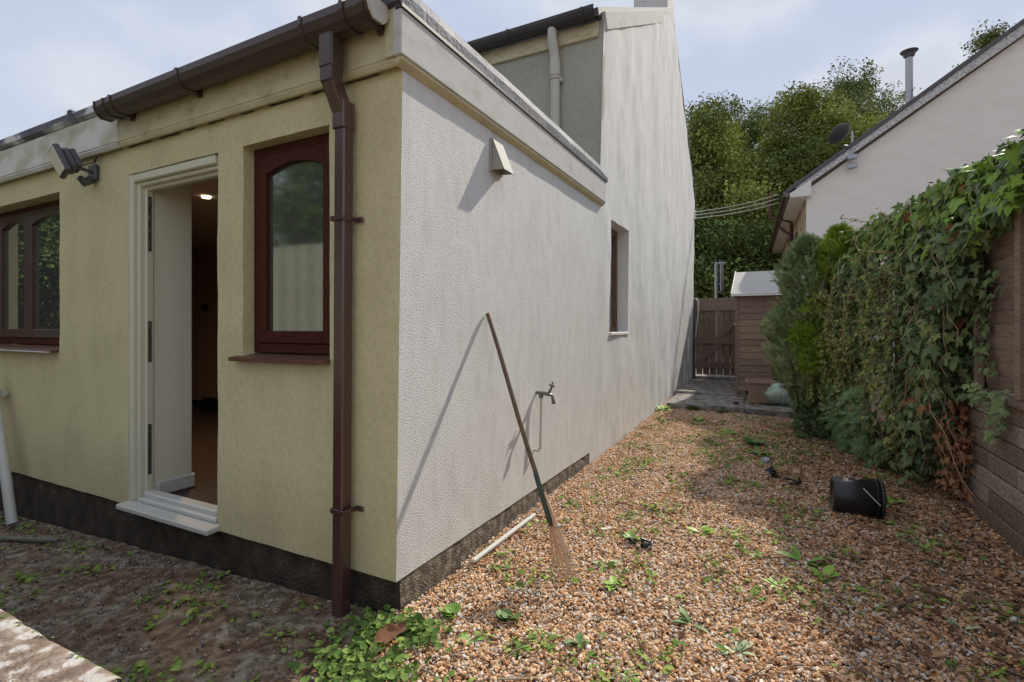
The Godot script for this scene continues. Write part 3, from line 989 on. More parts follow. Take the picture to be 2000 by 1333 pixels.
	for a in [[x0 + 0.042, -3.925], [-3.915, x1 - 0.028]]:
		mb = MB.new()
		sash(mb, a[0], a[1], 1.203, 2.232, -0.095, 0.062, 0.05, 0.05)
		var c := part(w, "casement", mb, M.window_wood_worn)
		mb = MB.new()
		mb.span(Vector3(a[0] + 0.06, 1.26, -0.126), Vector3(a[1] - 0.05, 2.2, -0.12), 0.0)
		part(w, "pane", mb, M.window_glass)
	mb = MB.new()
	mb.cbox(Transform3D(Basis(Vector3.RIGHT, 0.13), Vector3((x0 + x1) / 2, 1.124, -0.025)), Vector3(x1 - x0 - 0.012, 0.02, 0.17), 0.006)
	part(w, "sill", mb, M.sill_wood)
	mb = MB.new()
	mb.span(Vector3(x0, 1.103, 0.052), Vector3(x1 - 0.01, 1.112, 0.063), 0.003)
	part(w, "sill_drip", mb, M.upvc)
	# gable-end window, deep in its reveal
	mb = MB.new()
	mb.span(Vector3(-0.18, e[2] + 0.004, e[1] - 0.06), Vector3(-0.115, e[3] - 0.004, e[1] - 0.004), 0.004)
	mb.span(Vector3(-0.18, e[2] + 0.004, e[0] + 0.004), Vector3(-0.115, e[3] - 0.004, e[0] + 0.06), 0.004)
	mb.span(Vector3(-0.18, e[2] + 0.004, e[0] + 0.06), Vector3(-0.117, e[2] + 0.07, e[1] - 0.06), 0.004)
	mb.span(Vector3(-0.18, e[3] - 0.07, e[0] + 0.06), Vector3(-0.117, e[3] - 0.004, e[1] - 0.06), 0.004)
	w = part(h, "window", mb, M.sill_wood, "small brown window deep in the gable wall")
	mb = MB.new()
	mb.span(Vector3(-0.15, e[2] + 0.05, e[0] + 0.05), Vector3(-0.144, e[3] - 0.05, e[1] - 0.05), 0.0)
	part(w, "pane", mb, M.obscured_glass)
	mb = MB.new()
	mb.span(Vector3(-0.11, e[2] - 0.02, e[0] + 0.003), Vector3(0.02, e[2] + 0.012, e[1] - 0.003), 0.004)
	part(w, "sill", mb, M.white_paint)
	# door frame without its leaf in view: jambs, head, threshold
	mb = MB.new()
	x0 = DOOR[0]; x1 = DOOR[1]
	for s in [[x0 + 0.003, x0 + 0.05, -0.05, 0.004], [x0 + 0.05, x0 + 0.075, -0.055, -0.022], [x0 + 0.003, x0 + 0.095, -0.1, -0.052]]:
		mb.span(Vector3(s[0], 0.17, s[2]), Vector3(s[1], 2.27, s[3]), 0.006)
	for s in [[x1 - 0.03, x1 - 0.003, -0.05, -0.02], [x1 - 0.06, x1 - 0.003, -0.1, -0.052]]:
		mb.span(Vector3(s[0], 0.17, s[2]), Vector3(s[1], 2.27, s[3]), 0.006)
	for s in [[2.22, 2.27, -0.05, 0.0], [2.195, 2.22, -0.055, -0.024], [2.175, 2.27, -0.1, -0.054]]:
		mb.span(Vector3(x0 + 0.05, s[0], s[2]), Vector3(x1 - 0.03, s[1], s[3]), 0.006)
	var d := part(h, "door_frame", mb, M.upvc_cream, "cream plastic door frame standing open")
	mb = MB.new()
	mb.span(Vector3(x0 + 0.097, 0.172, -0.1), Vector3(x1 - 0.06, 0.23, -0.03), 0.008)
	mb.span(Vector3(x0 + 0.097, 0.172, -0.03), Vector3(x1 - 0.03, 0.2, -0.004), 0.006)
	part(d, "threshold", mb, M.upvc)
	mb = MB.new()
	mb.cbox(Transform3D(Basis(Vector3.RIGHT, 0.06), Vector3((x0 + x1) / 2, 0.152, 0.012)), Vector3(x1 - x0 + 0.02, 0.034, 0.12), 0.006)
	part(d, "door_sill", mb, M.upvc)
	for a in [[1.78, 2.14], [1.06, 1.33], [0.33, 0.66]]:
		mb = MB.new()
		mb.span(Vector3(x0 + 0.075, a[0], -0.086), Vector3(x0 + 0.098, a[1], -0.06), 0.004)
		for k in 4:
			var y := lerpf(a[0], a[1], (k + 0.5) / 4.0)
			mb.span(Vector3(x0 + 0.098, y - 0.02, -0.08), Vector3(x0 + 0.104, y + 0.02, -0.066), 0.002)
		part(d, "lock_keep", mb, M.keep_metal)
	# the room behind the door
	mb = MB.new()
	mb.span(Vector3(-2.26, 0.17, -0.36), Vector3(-2.135, 2.44, -0.102), 0.01)
	part(h, "room_reveal", mb, M.room_wall_pale)
	mb = MB.new()
	mb.span(Vector3(-2.3, 0.168, -0.375), Vector3(-2.12, 0.27, -0.12), 0.012)
	part(h, "skirting", mb, M.upvc)
	mb = MB.new()
	mb.span(Vector3(-6.9, 0.1, -2.75), Vector3(-0.1, 0.165, -0.06), 0.0)
	part(h, "room_floor", mb, M.room_floor)
	mb = MB.new()
	mb.span(Vector3(-6.9, 2.42, -2.75), Vector3(-0.1, 2.46, -0.2), 0.0)
	mb.span(Vector3(-2.2, 2.3, -0.36), Vector3(-1.2, 2.419, -0.104), 0.0)
	part(h, "room_ceiling", mb, M.room_ceiling)
	mb = MB.new()
	mb.span(Vector3(-6.9, 0.16, -2.75), Vector3(-0.1, 2.43, -2.62), 0.0)
	mb.span(Vector3(-6.9, 0.16, -2.75), Vector3(-6.8, 2.43, -0.2), 0.0)
	mb.span(Vector3(-0.25, 0.16, -2.75), Vector3(-0.1, 2.43, -0.2), 0.0)
	mb.span(Vector3(-6.9, 0.16, -0.29), Vector3(-2.262, 1.1, -0.21), 0.0)
	mb.span(Vector3(-3.1, 1.1, -0.29), Vector3(-2.262, 2.43, -0.21), 0.0)
	mb.span(Vector3(-1.298, 0.16, -0.29), Vector3(-0.26, 2.43, -0.21), 0.0)
	part(h, "room_wall", mb, M.room_wall)
	mb = MB.new()
	mb.span(Vector3(-6.8, 0.166, -2.62), Vector3(-0.3, 0.26, -2.6), 0.004)
	mb.span(Vector3(-5.5, 0.166, -2.6), Vector3(-5.1, 0.32, -2.5), 0.004)
	part(h, "skirting", mb, M.black_plastic)
	for p in [Vector3(-5.62, 1.57, -2.61), Vector3(-5.2, 1.72, -2.61)]:
		mb = MB.new()
		mb.box(p, Vector3(0.12, 0.09, 0.03), 0.006)
		part(h, "wall_socket", mb, M.black_plastic)
	mb = MB.new()
	mb.lathe(Transform3D(Basis(), Vector3(-2.87, 2.405, -0.915)), [Vector2(0, 0.0), Vector2(0.035, 0.0), Vector2(0.036, 0.012)], 16)
	part(h, "downlight", mb, M.lamp_glow)
	var sp := SpotLight3D.new()
	sp.name = "downlight_lamp"
	sp.position = Vector3(-2.87, 2.395, -0.915)
	sp.rotation.x = -PI / 2
	sp.light_energy = 0.9
	sp.light_size = 0.03
	sp.spot_angle = 85
	sp.spot_range = 6
	sp.spot_attenuation = 2
	sp.light_color = Color(1, 0.85, 0.65)
	sp.shadow_enabled = true
	add_child(sp)

# ---------------------------------------------------------------- gutters, pipes, lamp, vent, tap
const GUTTER := [Vector2(-1, -0.2), Vector2(-0.86, -0.62), Vector2(-0.5, -0.98), Vector2(0.42, -1.0), Vector2(0.8, -0.6), Vector2(1, -0.1)]
func gutter_shell(mb: MB, a: Vector3, b: Vector3, rad: float):
	# a squared half-round trough, open at the top, with thickness
	var prof := []
	for q in GUTTER: prof.append(q * rad)
	var outer := [Vector2(-rad, 0.028)] + prof + [Vector2(rad, 0.028)]
	for s in [1.0, 0.93]:
		for k in outer.size() - 1:
			var p: Vector2 = outer[k] * s
			var q: Vector2 = outer[k + 1] * s
			mb.smooth(false)
			var m := (a + b) * 0.5 if s == 1.0 else (a + b) * 0.5 + Vector3(0, -5, 0)
			mb.quad_out(a + Vector3(0, p.y, p.x), b + Vector3(0, p.y, p.x), b + Vector3(0, q.y, q.x), a + Vector3(0, q.y, q.x), m)

func half_disc(mb: MB, c: Vector3, rad: float, dir: float, thick: float):
	var poly := PackedVector2Array()
	for q in GUTTER: poly.append(Vector2(-q.x, q.y) * rad)
	poly.append(Vector2(-rad, 0.03)); poly.append(Vector2(rad, 0.03))
	mb.smooth(false)
	mb.prism(Transform3D(Basis(Vector3.UP, PI / 2), c), poly, thick)

func collar(mb: MB, c: Vector3, rad: float, width: float):
	var o := [Vector2(-1.0, 0.45)] + GUTTER + [Vector2(1.0, 0.45)]
	mb.smooth(false)
	var x := Vector3(width / 2, 0, 0)
	for k in o.size() - 1:
		var a := Vector3(0, o[k].y, o[k].x)
		var b := Vector3(0, o[k + 1].y, o[k + 1].x)
		mb.quad_out(c + a * rad - x, c + a * rad + x, c + b * rad + x, c + b * rad - x, c)
		for s in [-1.0, 1.0]:
			mb.quad_out(c + a * rad + x * s, c + b * rad + x * s, c + b * (rad - 0.012) + x * s, c + a * (rad - 0.012) + x * s, c)

func fittings():
	var zc := 0.125
	var gl := Vector3(-2.228, 2.648, zc)
	var gr := Vector3(-0.02, 2.664, zc)
	var g := thing("gutter", "brown half-round rain gutter along the front of the extension roof", "gutter", Vector3(-1.1, 2.6, zc))
	var mb := MB.new(true)
	gutter_shell(mb, gl, gr, 0.062)
	part(g, "trough", mb, M.gutter_brown)
	mb = MB.new()
	half_disc(mb, gr + Vector3(0.006, 0, 0), 0.064, 1, 0.01)
	part(g, "end_cap", mb, M.pipe_cream, "pale grey end cap at the corner")
	mb = MB.new()
	half_disc(mb, gl, 0.066, 1, 0.014)
	part(g, "end_cap", mb, M.gutter_brown)
	mb = MB.new()
	collar(mb, gl + Vector3(0.1, 0, 0), 0.067, 0.016)
	part(g, "collar", mb, M.gutter_brown)
	for x in [-2.05, -1.37, -0.055]:
		mb = MB.new()
		var c := gl.lerp(gr, (x - gl.x) / (gr.x - gl.x))
		collar(mb, c, 0.068, 0.026)
		mb.span(c + Vector3(-0.013, -0.066, -0.09), c + Vector3(0.013, -0.03, -0.02), 0.003)
		mb.bar(c + Vector3(0, -0.02, -0.062), c + Vector3(0, -0.08, -0.062), 0.03, 0.012)
		part(g, "bracket", mb, M.gutter_brown)
	mb = MB.new()
	var oc := gl.lerp(gr, (-0.287 - gl.x) / (gr.x - gl.x))
	gutter_shell(mb, oc + Vector3(-0.13, -0.002, 0), oc + Vector3(0.13, -0.002, 0), 0.067)
	collar(mb, oc + Vector3(-0.125, 0, 0), 0.072, 0.02)
	collar(mb, oc + Vector3(0.125, 0, 0), 0.072, 0.02)
	part(g, "outlet", mb, M.gutter_brown)
	# downpipe
	var dp := thing("downpipe", "dark maroon square downpipe beside the corner of the extension", "downpipe", Vector3(-0.28, -0.05, 0.055))
	mb = MB.new()
	mb.cbox(Transform3D(Basis(), Vector3(-0.287, 2.53, zc)), Vector3(0.084, 0.16, 0.084), 0.01)
	mb.bar(Vector3(-0.287, 2.47, zc), Vector3(-0.287, 2.39, zc), 0.074, 0.074, Vector3.BACK, 0.006)
	part(dp, "hopper", mb, M.gutter_brown)
	mb = MB.new()
	mb.bar(Vector3(-0.287, 2.41, zc + 0.002), Vector3(-0.28, 2.28, 0.062), 0.071, 0.071, Vector3.BACK, 0.006)
	part(dp, "offset_bend", mb, M.pipe_maroon)
	mb = MB.new()
	mb.bar(Vector3(-0.278, 2.33, 0.06), Vector3(-0.278, 2.2, 0.06), 0.074, 0.074, Vector3.BACK, 0.005)
	mb.bar(Vector3(-0.278, 2.25, 0.057), Vector3(-0.296, -0.12, 0.057), 0.064, 0.064, Vector3.BACK, 0.007)
	part(dp, "pipe", mb, M.pipe_maroon)
	for y in [1.79, 0.44]:
		mb = MB.new()
		mb.span(Vector3(-0.327, y - 0.011, 0.09), Vector3(-0.243, y + 0.011, 0.096), 0.002)
		mb.span(Vector3(-0.249, y - 0.011, 0.004), Vector3(-0.243, y + 0.011, 0.094), 0.002)
		mb.span(Vector3(-0.33, y - 0.011, 0.004), Vector3(-0.324, y + 0.011, 0.094), 0.002)
		mb.span(Vector3(-0.244, y - 0.012, 0.005), Vector3(-0.205, y + 0.012, 0.016), 0.003)
		mb.tube([Vector3(-0.212, y, 0.014), Vector3(-0.212, y, 0.024)], [0.007], 8)
		part(dp, "clip", mb, M.pipe_maroon)
	# upper gutter and pipes on the tall rear wall
	g = thing("gutter", "dark gutter high on the shaded rear wall of the tall house", "gutter", Vector3(-0.8, 4.2, -2.83))
	mb = MB.new(true)
	gutter_shell(mb, Vector3(-1.66, 4.25, -2.82), Vector3(0.0, 4.26, -2.82), 0.068)
	for x in [-1.5, -0.9, -0.12]: collar(mb, Vector3(x, 4.255, -2.82), 0.074, 0.025)
	part(g, "trough", mb, M.gutter_dark)
	var p := thing("downpipe", "pale grey round downpipe on the shaded rear wall above the roof", "downpipe", Vector3(-0.43, 2.8, -2.86))
	mb = MB.new(true)
	mb.tube([Vector3(-0.44, 4.2, -2.82), Vector3(-0.44, 4.1, -2.82), Vector3(-0.435, 4.0, -2.86), Vector3(-0.43, 3.9, -2.87), Vector3(-0.43, 2.7, -2.87)], [0.047], 14)
	part(p, "pipe", mb, M.pipe_cream)
	mb = MB.new(true)
	mb.tube([Vector3(-0.43, 3.92, -2.87), Vector3(-0.43, 3.76, -2.87)], [0.054], 14)
	mb.tube([Vector3(-0.43, 3.745, -2.87), Vector3(-0.43, 3.725, -2.87)], [0.057], 14)
	mb.span(Vector3(-0.39, 3.7, -2.92), Vector3(-0.36, 3.74, -2.86))
	part(p, "coupler", mb, M.pipe_cream)
	p = thing("downpipe", "short pale pipe stub under the left end of the upper gutter", "downpipe", Vector3(-1.38, 2.8, -2.86))
	mb = MB.new(true)
	mb.tube([Vector3(-1.38, 4.2, -2.84), Vector3(-1.38, 4.1, -2.85), Vector3(-1.38, 2.7, -2.87)], [0.042], 12)
	part(p, "pipe", mb, M.pipe_cream)
	# floodlight
	var fl := thing("floodlight", "grey outdoor floodlight on a bracket under the fascia, left of the door", "light", Vector3(-2.6, 2.34, 0.0))
	mb = MB.new()
	mb.span(Vector3(-2.66, 2.28, 0.004), Vector3(-2.57, 2.39, 0.035), 0.01)
	mb.bar(Vector3(-2.6, 2.335, 0.03), Vector3(-2.59, 2.345, 0.16), 0.03, 0.016)
	mb.tube([Vector3(-2.62, 2.29, 0.03), Vector3(-2.62, 2.26, 0.07), Vector3(-2.61, 2.285, 0.1)], [0.028, 0.03, 0.02], 10)
	part(fl, "bracket", mb, M.lamp_grey)
	mb = MB.new(true)
	mb.tube([Vector3(-2.6, 2.4, 0.02), Vector3(-2.55, 2.43, 0.03), Vector3(-2.53, 2.38, 0.06), Vector3(-2.58, 2.35, 0.12)], [0.004], 6)
	part(fl, "cable", mb, M.black_plastic)
	var fz := Vector3(-0.049, -0.3, 0.932).normalized()   # aimed out, down and to the left
	var fx := (Vector3(0.95, 0.28, 0.141) - fz * Vector3(0.95, 0.28, 0.141).dot(fz)).normalized()
	var ft := Transform3D(Basis(fx, fz.cross(fx), fz), Vector3(-2.63, 2.365, 0.2))
	mb = MB.new()
	mb.cbox(ft, Vector3(0.14, 0.185, 0.035), 0.008)
	mb.cbox(ft * Transform3D(Basis(), Vector3(0, 0, -0.045)), Vector3(0.11, 0.15, 0.06), 0.02)
	for k in 5: mb.cbox(ft * Transform3D(Basis(), Vector3(-0.05 + k * 0.025, 0, -0.08)), Vector3(0.008, 0.12, 0.03), 0.002)
	mb.cbox(ft * Transform3D(Basis(), Vector3(0, 0.075, -0.02)), Vector3(0.03, 0.012, 0.03), 0.003)
	part(fl, "housing", mb, M.lamp_grey)
	mb = MB.new()
	mb.cbox(ft * Transform3D(Basis(), Vector3(0, 0, 0.0185)), Vector3(0.115, 0.155, 0.004), 0.001)
	part(fl, "lamp_glass", mb, M.lamp_face)
	# vent cowl on the side wall
	var vx := lean(2.3)
	var vc := thing("vent_cowl", "white wedge-shaped vent cowl high on the side wall", "vent", Vector3(vx, 2.2, -0.86))
	mb = MB.new()
	mb.span(Vector3(vx - 0.004, 2.2, -0.935), Vector3(vx + 0.012, 2.395, -0.785), 0.003)
	part(vc, "back_plate", mb, M.vent_cream)
	mb = MB.new()
	for z in [-0.8, -0.92]:
		mb.prism(Transform3D(Basis(), Vector3(vx + 0.012, 0, z)), PackedVector2Array([Vector2(0, 2.21), Vector2(0.078, 2.205), Vector2(0.004, 2.388)]), 0.004)
	mb.bar(Vector3(vx + 0.091, 2.203, -0.86), Vector3(vx + 0.016, 2.39, -0.86), 0.124, 0.004, Vector3.RIGHT, 0.001)
	part(vc, "hood", mb, M.vent_cream)
	# garden tap
	var tx := lean(0.8)
	var tp := thing("garden_tap", "grey garden tap on a short pipe against the side wall", "tap", Vector3(tx, 0.4, -1.5))
	mb = MB.new(true)
	mb.tube([Vector3(tx - 0.01, 0.425, -1.47), Vector3(tx + 0.028, 0.42, -1.475), Vector3(tx + 0.036, 0.435, -1.485), Vector3(tx + 0.034, 0.8, -1.505)], [0.009], 8)
	part(tp, "pipe", mb, M.pipe_cream)
	mb = MB.new(true)
	mb.tube([Vector3(tx - 0.01, 0.825, -1.5), Vector3(tx + 0.06, 0.822, -1.505), Vector3(tx + 0.09, 0.815, -1.51)], [0.012, 0.013, 0.015], 8)
	mb.tube([Vector3(tx + 0.034, 0.79, -1.505), Vector3(tx + 0.034, 0.835, -1.505)], [0.016], 8)
	mb.tube([Vector3(tx + 0.085, 0.82, -1.51), Vector3(tx + 0.115, 0.808, -1.512), Vector3(tx + 0.125, 0.765, -1.513)], [0.013, 0.013, 0.011], 8)
	mb.tube([Vector3(tx + 0.125, 0.772, -1.513), Vector3(tx + 0.125, 0.752, -1.513)], [0.015], 8)
	part(tp, "spout", mb, M.brass)
	mb = MB.new(true)
	mb.tube([Vector3(tx + 0.09, 0.82, -1.51), Vector3(tx + 0.112, 0.87, -1.512)], [0.011, 0.008], 8)
	mb.bar(Vector3(tx + 0.09, 0.885, -1.512), Vector3(tx + 0.136, 0.872, -1.512), 0.012, 0.012)
	mb.tube([Vector3(tx + 0.112, 0.865, -1.512), Vector3(tx + 0.12, 0.905, -1.512)], [0.006], 6)
	part(tp, "handle", mb, M.brass)
	# waste pipe at the left
	var wp := thing("waste_pipe", "white plastic waste pipe slanting down the front wall at the left edge", "pipe", Vector3(-3.6, -0.18, 0.12))
	mb = MB.new(true)
	mb.tube([Vector3(-4.35, 0.755, 0.05), Vector3(-3.99, 0.762, 0.045)], [0.023], 12)
	mb.tube([Vector3(-4.06, 0.761, 0.046), Vector3(-4.03, 0.761, 0.046)], [0.03], 12)
	mb.tube([Vector3(-3.99, 0.762, 0.045), Vector3(-3.95, 0.764, 0.044)], [0.028], 12)
	part(wp, "branch", mb, M.pvc_pipe)
	mb = MB.new(true)
	mb.tube([Vector3(-3.98, 0.9, 0.1), Vector3(-3.5, -0.16, 0.14)], [0.033], 14)
	part(wp, "pipe", mb, M.pvc_pipe)
	# overhead service cables
	for k in 3:
		mb = MB.new(true)
		var a := Vector3(0.05, 3.62 - k * 0.06, -9.1 - k * 0.02)
		var b := Vector3(1.56, 4.42 - k * 0.1, -11.8)
		var pts := []
		for i in 13:
			var f := i / 12.0
			pts.append(a.lerp(b, f) - Vector3(0, 0.05 * sin(PI * f), 0))
		mb.tube(pts, [0.009], 5)
		solo("overhead_cable", mb, M.cable, ["topmost", "middle", "lowest"][k] + " of three pale cables slung from the house corner to the stone house", "cable", "service cables between the houses")
	var ins := thing("cable_anchor", "small white cable anchor at the far eaves corner of the gable", "anchor", Vector3(0.05, 3.6, -9.1))
	for k in 3:
		mb = MB.new(true)
		mb.tube([Vector3(0.03, 3.62 - k * 0.06, -9.09), Vector3(0.07, 3.62 - k * 0.06, -9.1)], [0.03, 0.02], 8)
		part(ins, "insulator", mb, M.white_paint)

# ---------------------------------------------------------------- neighbouring house
func neighbour():
	var O := Vector3(2.04, 0, -9.7)
	var T := Transform3D(Basis(Vector3.UP, deg_to_rad(2.6)), O)   # x along the gable, -z along the front
	var h := thing("stone_house", "neighbouring house with a pale rendered gable and a stone front under brown gutters", "house", O)
	var eave := 3.95
	var ridge := Vector2(4.3, 6.98)
	var mb := MB.new()
	mb.prism(T * Transform3D(Basis(), Vector3(0, 0, -0.1)), PackedVector2Array([Vector2(0, -0.2), Vector2(8.6, -0.2), Vector2(8.6, eave), ridge, Vector2(0, eave + 0.02)]), 0.2)
	part(h, "gable_wall", mb, M.neighbour_render)
	mb = MB.new()
	mb.cbox(T * Transform3D(Basis(), Vector3(0.15, eave / 2 - 0.1, -4.25)), Vector3(0.28, eave + 0.1, 8.08), 0.01)
	var fw := part(h, "front_wall", mb, M.rubble_stone, "rubble stone front wall")
	for z in [-2.4, -5.6]:
		mb = MB.new()
		mb.cbox(T * Transform3D(Basis(), Vector3(0.0, 3.0, z)), Vector3(0.06, 1.0, 0.7), 0.006)
		var w := part(fw, "window", mb, M.dark_grey)
	mb = MB.new()
	for s in [[Vector3(-0.33, 3.86, 0), Vector3(ridge.x, ridge.y + 0.14, 0)], [Vector3(8.9, 3.86, 0), Vector3(ridge.x, ridge.y + 0.14, 0)]]:
		var a: Vector3 = s[0]
		var b: Vector3 = s[1]
		var y := (b - a).normalized()
		var z := Vector3(0, 0, 1)
		mb.cbox(T * Transform3D(Basis(y.cross(z), y, z), (a + b) * 0.5 + Vector3(0, 0.1, -4.1)), Vector3(0.07, a.distance_to(b) + 0.05, 8.5), 0.008)
	part(h, "roof", mb, M.slate)
	mb = MB.new()
	var a2 := Vector3(-0.2, 4.0, 0.1)
	var b2 := Vector3(ridge.x, ridge.y + 0.1, 0.1)
	var yy := (b2 - a2).normalized()
	mb.cbox(T * Transform3D(Basis(yy.cross(Vector3.BACK), yy, Vector3.BACK), (a2 + b2) * 0.5), Vector3(0.17, a2.distance_to(b2), 0.035), 0.006)
	part(h, "bargeboard", mb, M.bargeboard_grey, "weathered grey bargeboard")
	mb = MB.new()
	mb.prism(T * Transform3D(Basis(), Vector3(0, 0, 0.08)), PackedVector2Array([Vector2(-0.3, 3.82), Vector2(0.06, 3.82), Vector2(0.06, 4.12), Vector2(-0.3, 3.9)]), 0.12)
	mb.cbox(T * Transform3D(Basis(), Vector3(-0.14, 3.84, -4.1)), Vector3(0.28, 0.03, 8.3), 0.004)
	mb.cbox(T * Transform3D(Basis(), Vector3(-0.285, 3.88, -4.1)), Vector3(0.025, 0.12, 8.3), 0.004)
	part(h, "soffit", mb, M.white_paint)
	var g := thing("gutter", "brown gutter and downpipe under the eaves of the stone house", "gutter", T * Vector3(-0.34, 3.9, -4))
	mb = MB.new(true)
	mb.tube([T * Vector3(-0.36, 3.9, 0.12), T * Vector3(-0.36, 3.88, -8.2)], [0.065], 8)
	part(g, "trough", mb, M.pipe_maroon)
	mb = MB.new(true)
	mb.tube([T * Vector3(-0.34, 3.85, -3.2), T * Vector3(-0.08, 3.62, -3.2), T * Vector3(-0.08, 0.3, -3.2)], [0.045], 8)
	mb.tube([T * Vector3(-0.34, 3.85, -2.2), T * Vector3(-0.1, 3.78, -2.4), T * Vector3(-0.1, 0.3, -2.5)], [0.04], 8)
	part(g, "downpipe", mb, M.pipe_maroon)
	var br := thing("cable_bracket", "rusty cable bracket standing out at the far eaves of the stone house", "bracket", T * Vector3(-0.3, 3.8, -2.1))
	mb = MB.new(true)
	mb.tube([T * Vector3(-0.28, 3.82, -2.1), T * Vector3(-0.56, 3.88, -2.1), T * Vector3(-0.6, 4.46, -2.1)], [0.035], 6)
	part(br, "arm", mb, M.rust)
	# flue
	var fl := thing("flue", "tall stainless steel flue with a flat cowl rising over the gable roof", "chimney", Vector3(4.05, 5.3, -11.9))
	mb = MB.new(true)
	mb.tube([Vector3(4.05, 5.0, -11.9), Vector3(4.05, 7.1, -11.9)], [0.068], 18)
	mb.tube([Vector3(4.05, 6.35, -11.9), Vector3(4.05, 6.39, -11.9)], [0.075], 18)
	part(fl, "pipe", mb, M.steel)
	mb = MB.new(true)
	mb.lathe(Transform3D(Basis(), Vector3(4.05, 7.08, -11.9)), [Vector2(0.068, 0), Vector2(0.11, 0.05), Vector2(0.1, 0.075), Vector2(0.06, 0.09), Vector2(0.15, 0.12), Vector2(0.165, 0.145), Vector2(0, 0.19)], 18)
	part(fl, "cowl", mb, M.lamp_grey)
	# satellite dish on the gable
	var sd := thing("satellite_dish", "dark mesh satellite dish on a pole bracketed to the gable, above the roof edge", "satellite dish", Vector3(2.75, 4.3, -9.6))
	mb = MB.new(true)
	mb.tube([Vector3(2.77, 4.25, -9.62), Vector3(2.77, 4.95, -9.62)], [0.022], 8)
	for y in [4.3, 4.47]:
		mb.tube([Vector3(2.77, y, -9.62), Vector3(2.77, y, -9.76)], [0.02], 6)
		mb.box(Vector3(2.77, y, -9.6), Vector3(0.16, 0.09, 0.05), 0.01)
	part(sd, "pole", mb, M.galvanised)
	mb = MB.new(true)
	var dn := Transform3D(Basis.looking_at(Vector3(0.45, -0.72, 0.5).normalized(), Vector3.UP) * Basis(Vector3.RIGHT, PI / 2), Vector3(2.6, 4.93, -9.68))
	mb.lathe(dn, [Vector2(0, 0.0), Vector2(0.085, 0.01), Vector2(0.17, 0.042), Vector2(0.205, 0.07), Vector2(0.21, 0.06), Vector2(0.17, 0.03), Vector2(0.085, -0.005), Vector2(0, -0.016)], 24)
	part(sd, "dish", mb, M.dark_grey)
	mb = MB.new(true)
	mb.tube([dn * Vector3(0, 0.0, 0.2), dn * Vector3(0, -0.25, 0.1)], [0.012], 6)
	mb.tube([dn * Vector3(0, -0.22, 0.11), dn * Vector3(0, -0.3, 0.08)], [0.03], 8)
	part(sd, "feed_arm", mb, M.dark_grey)

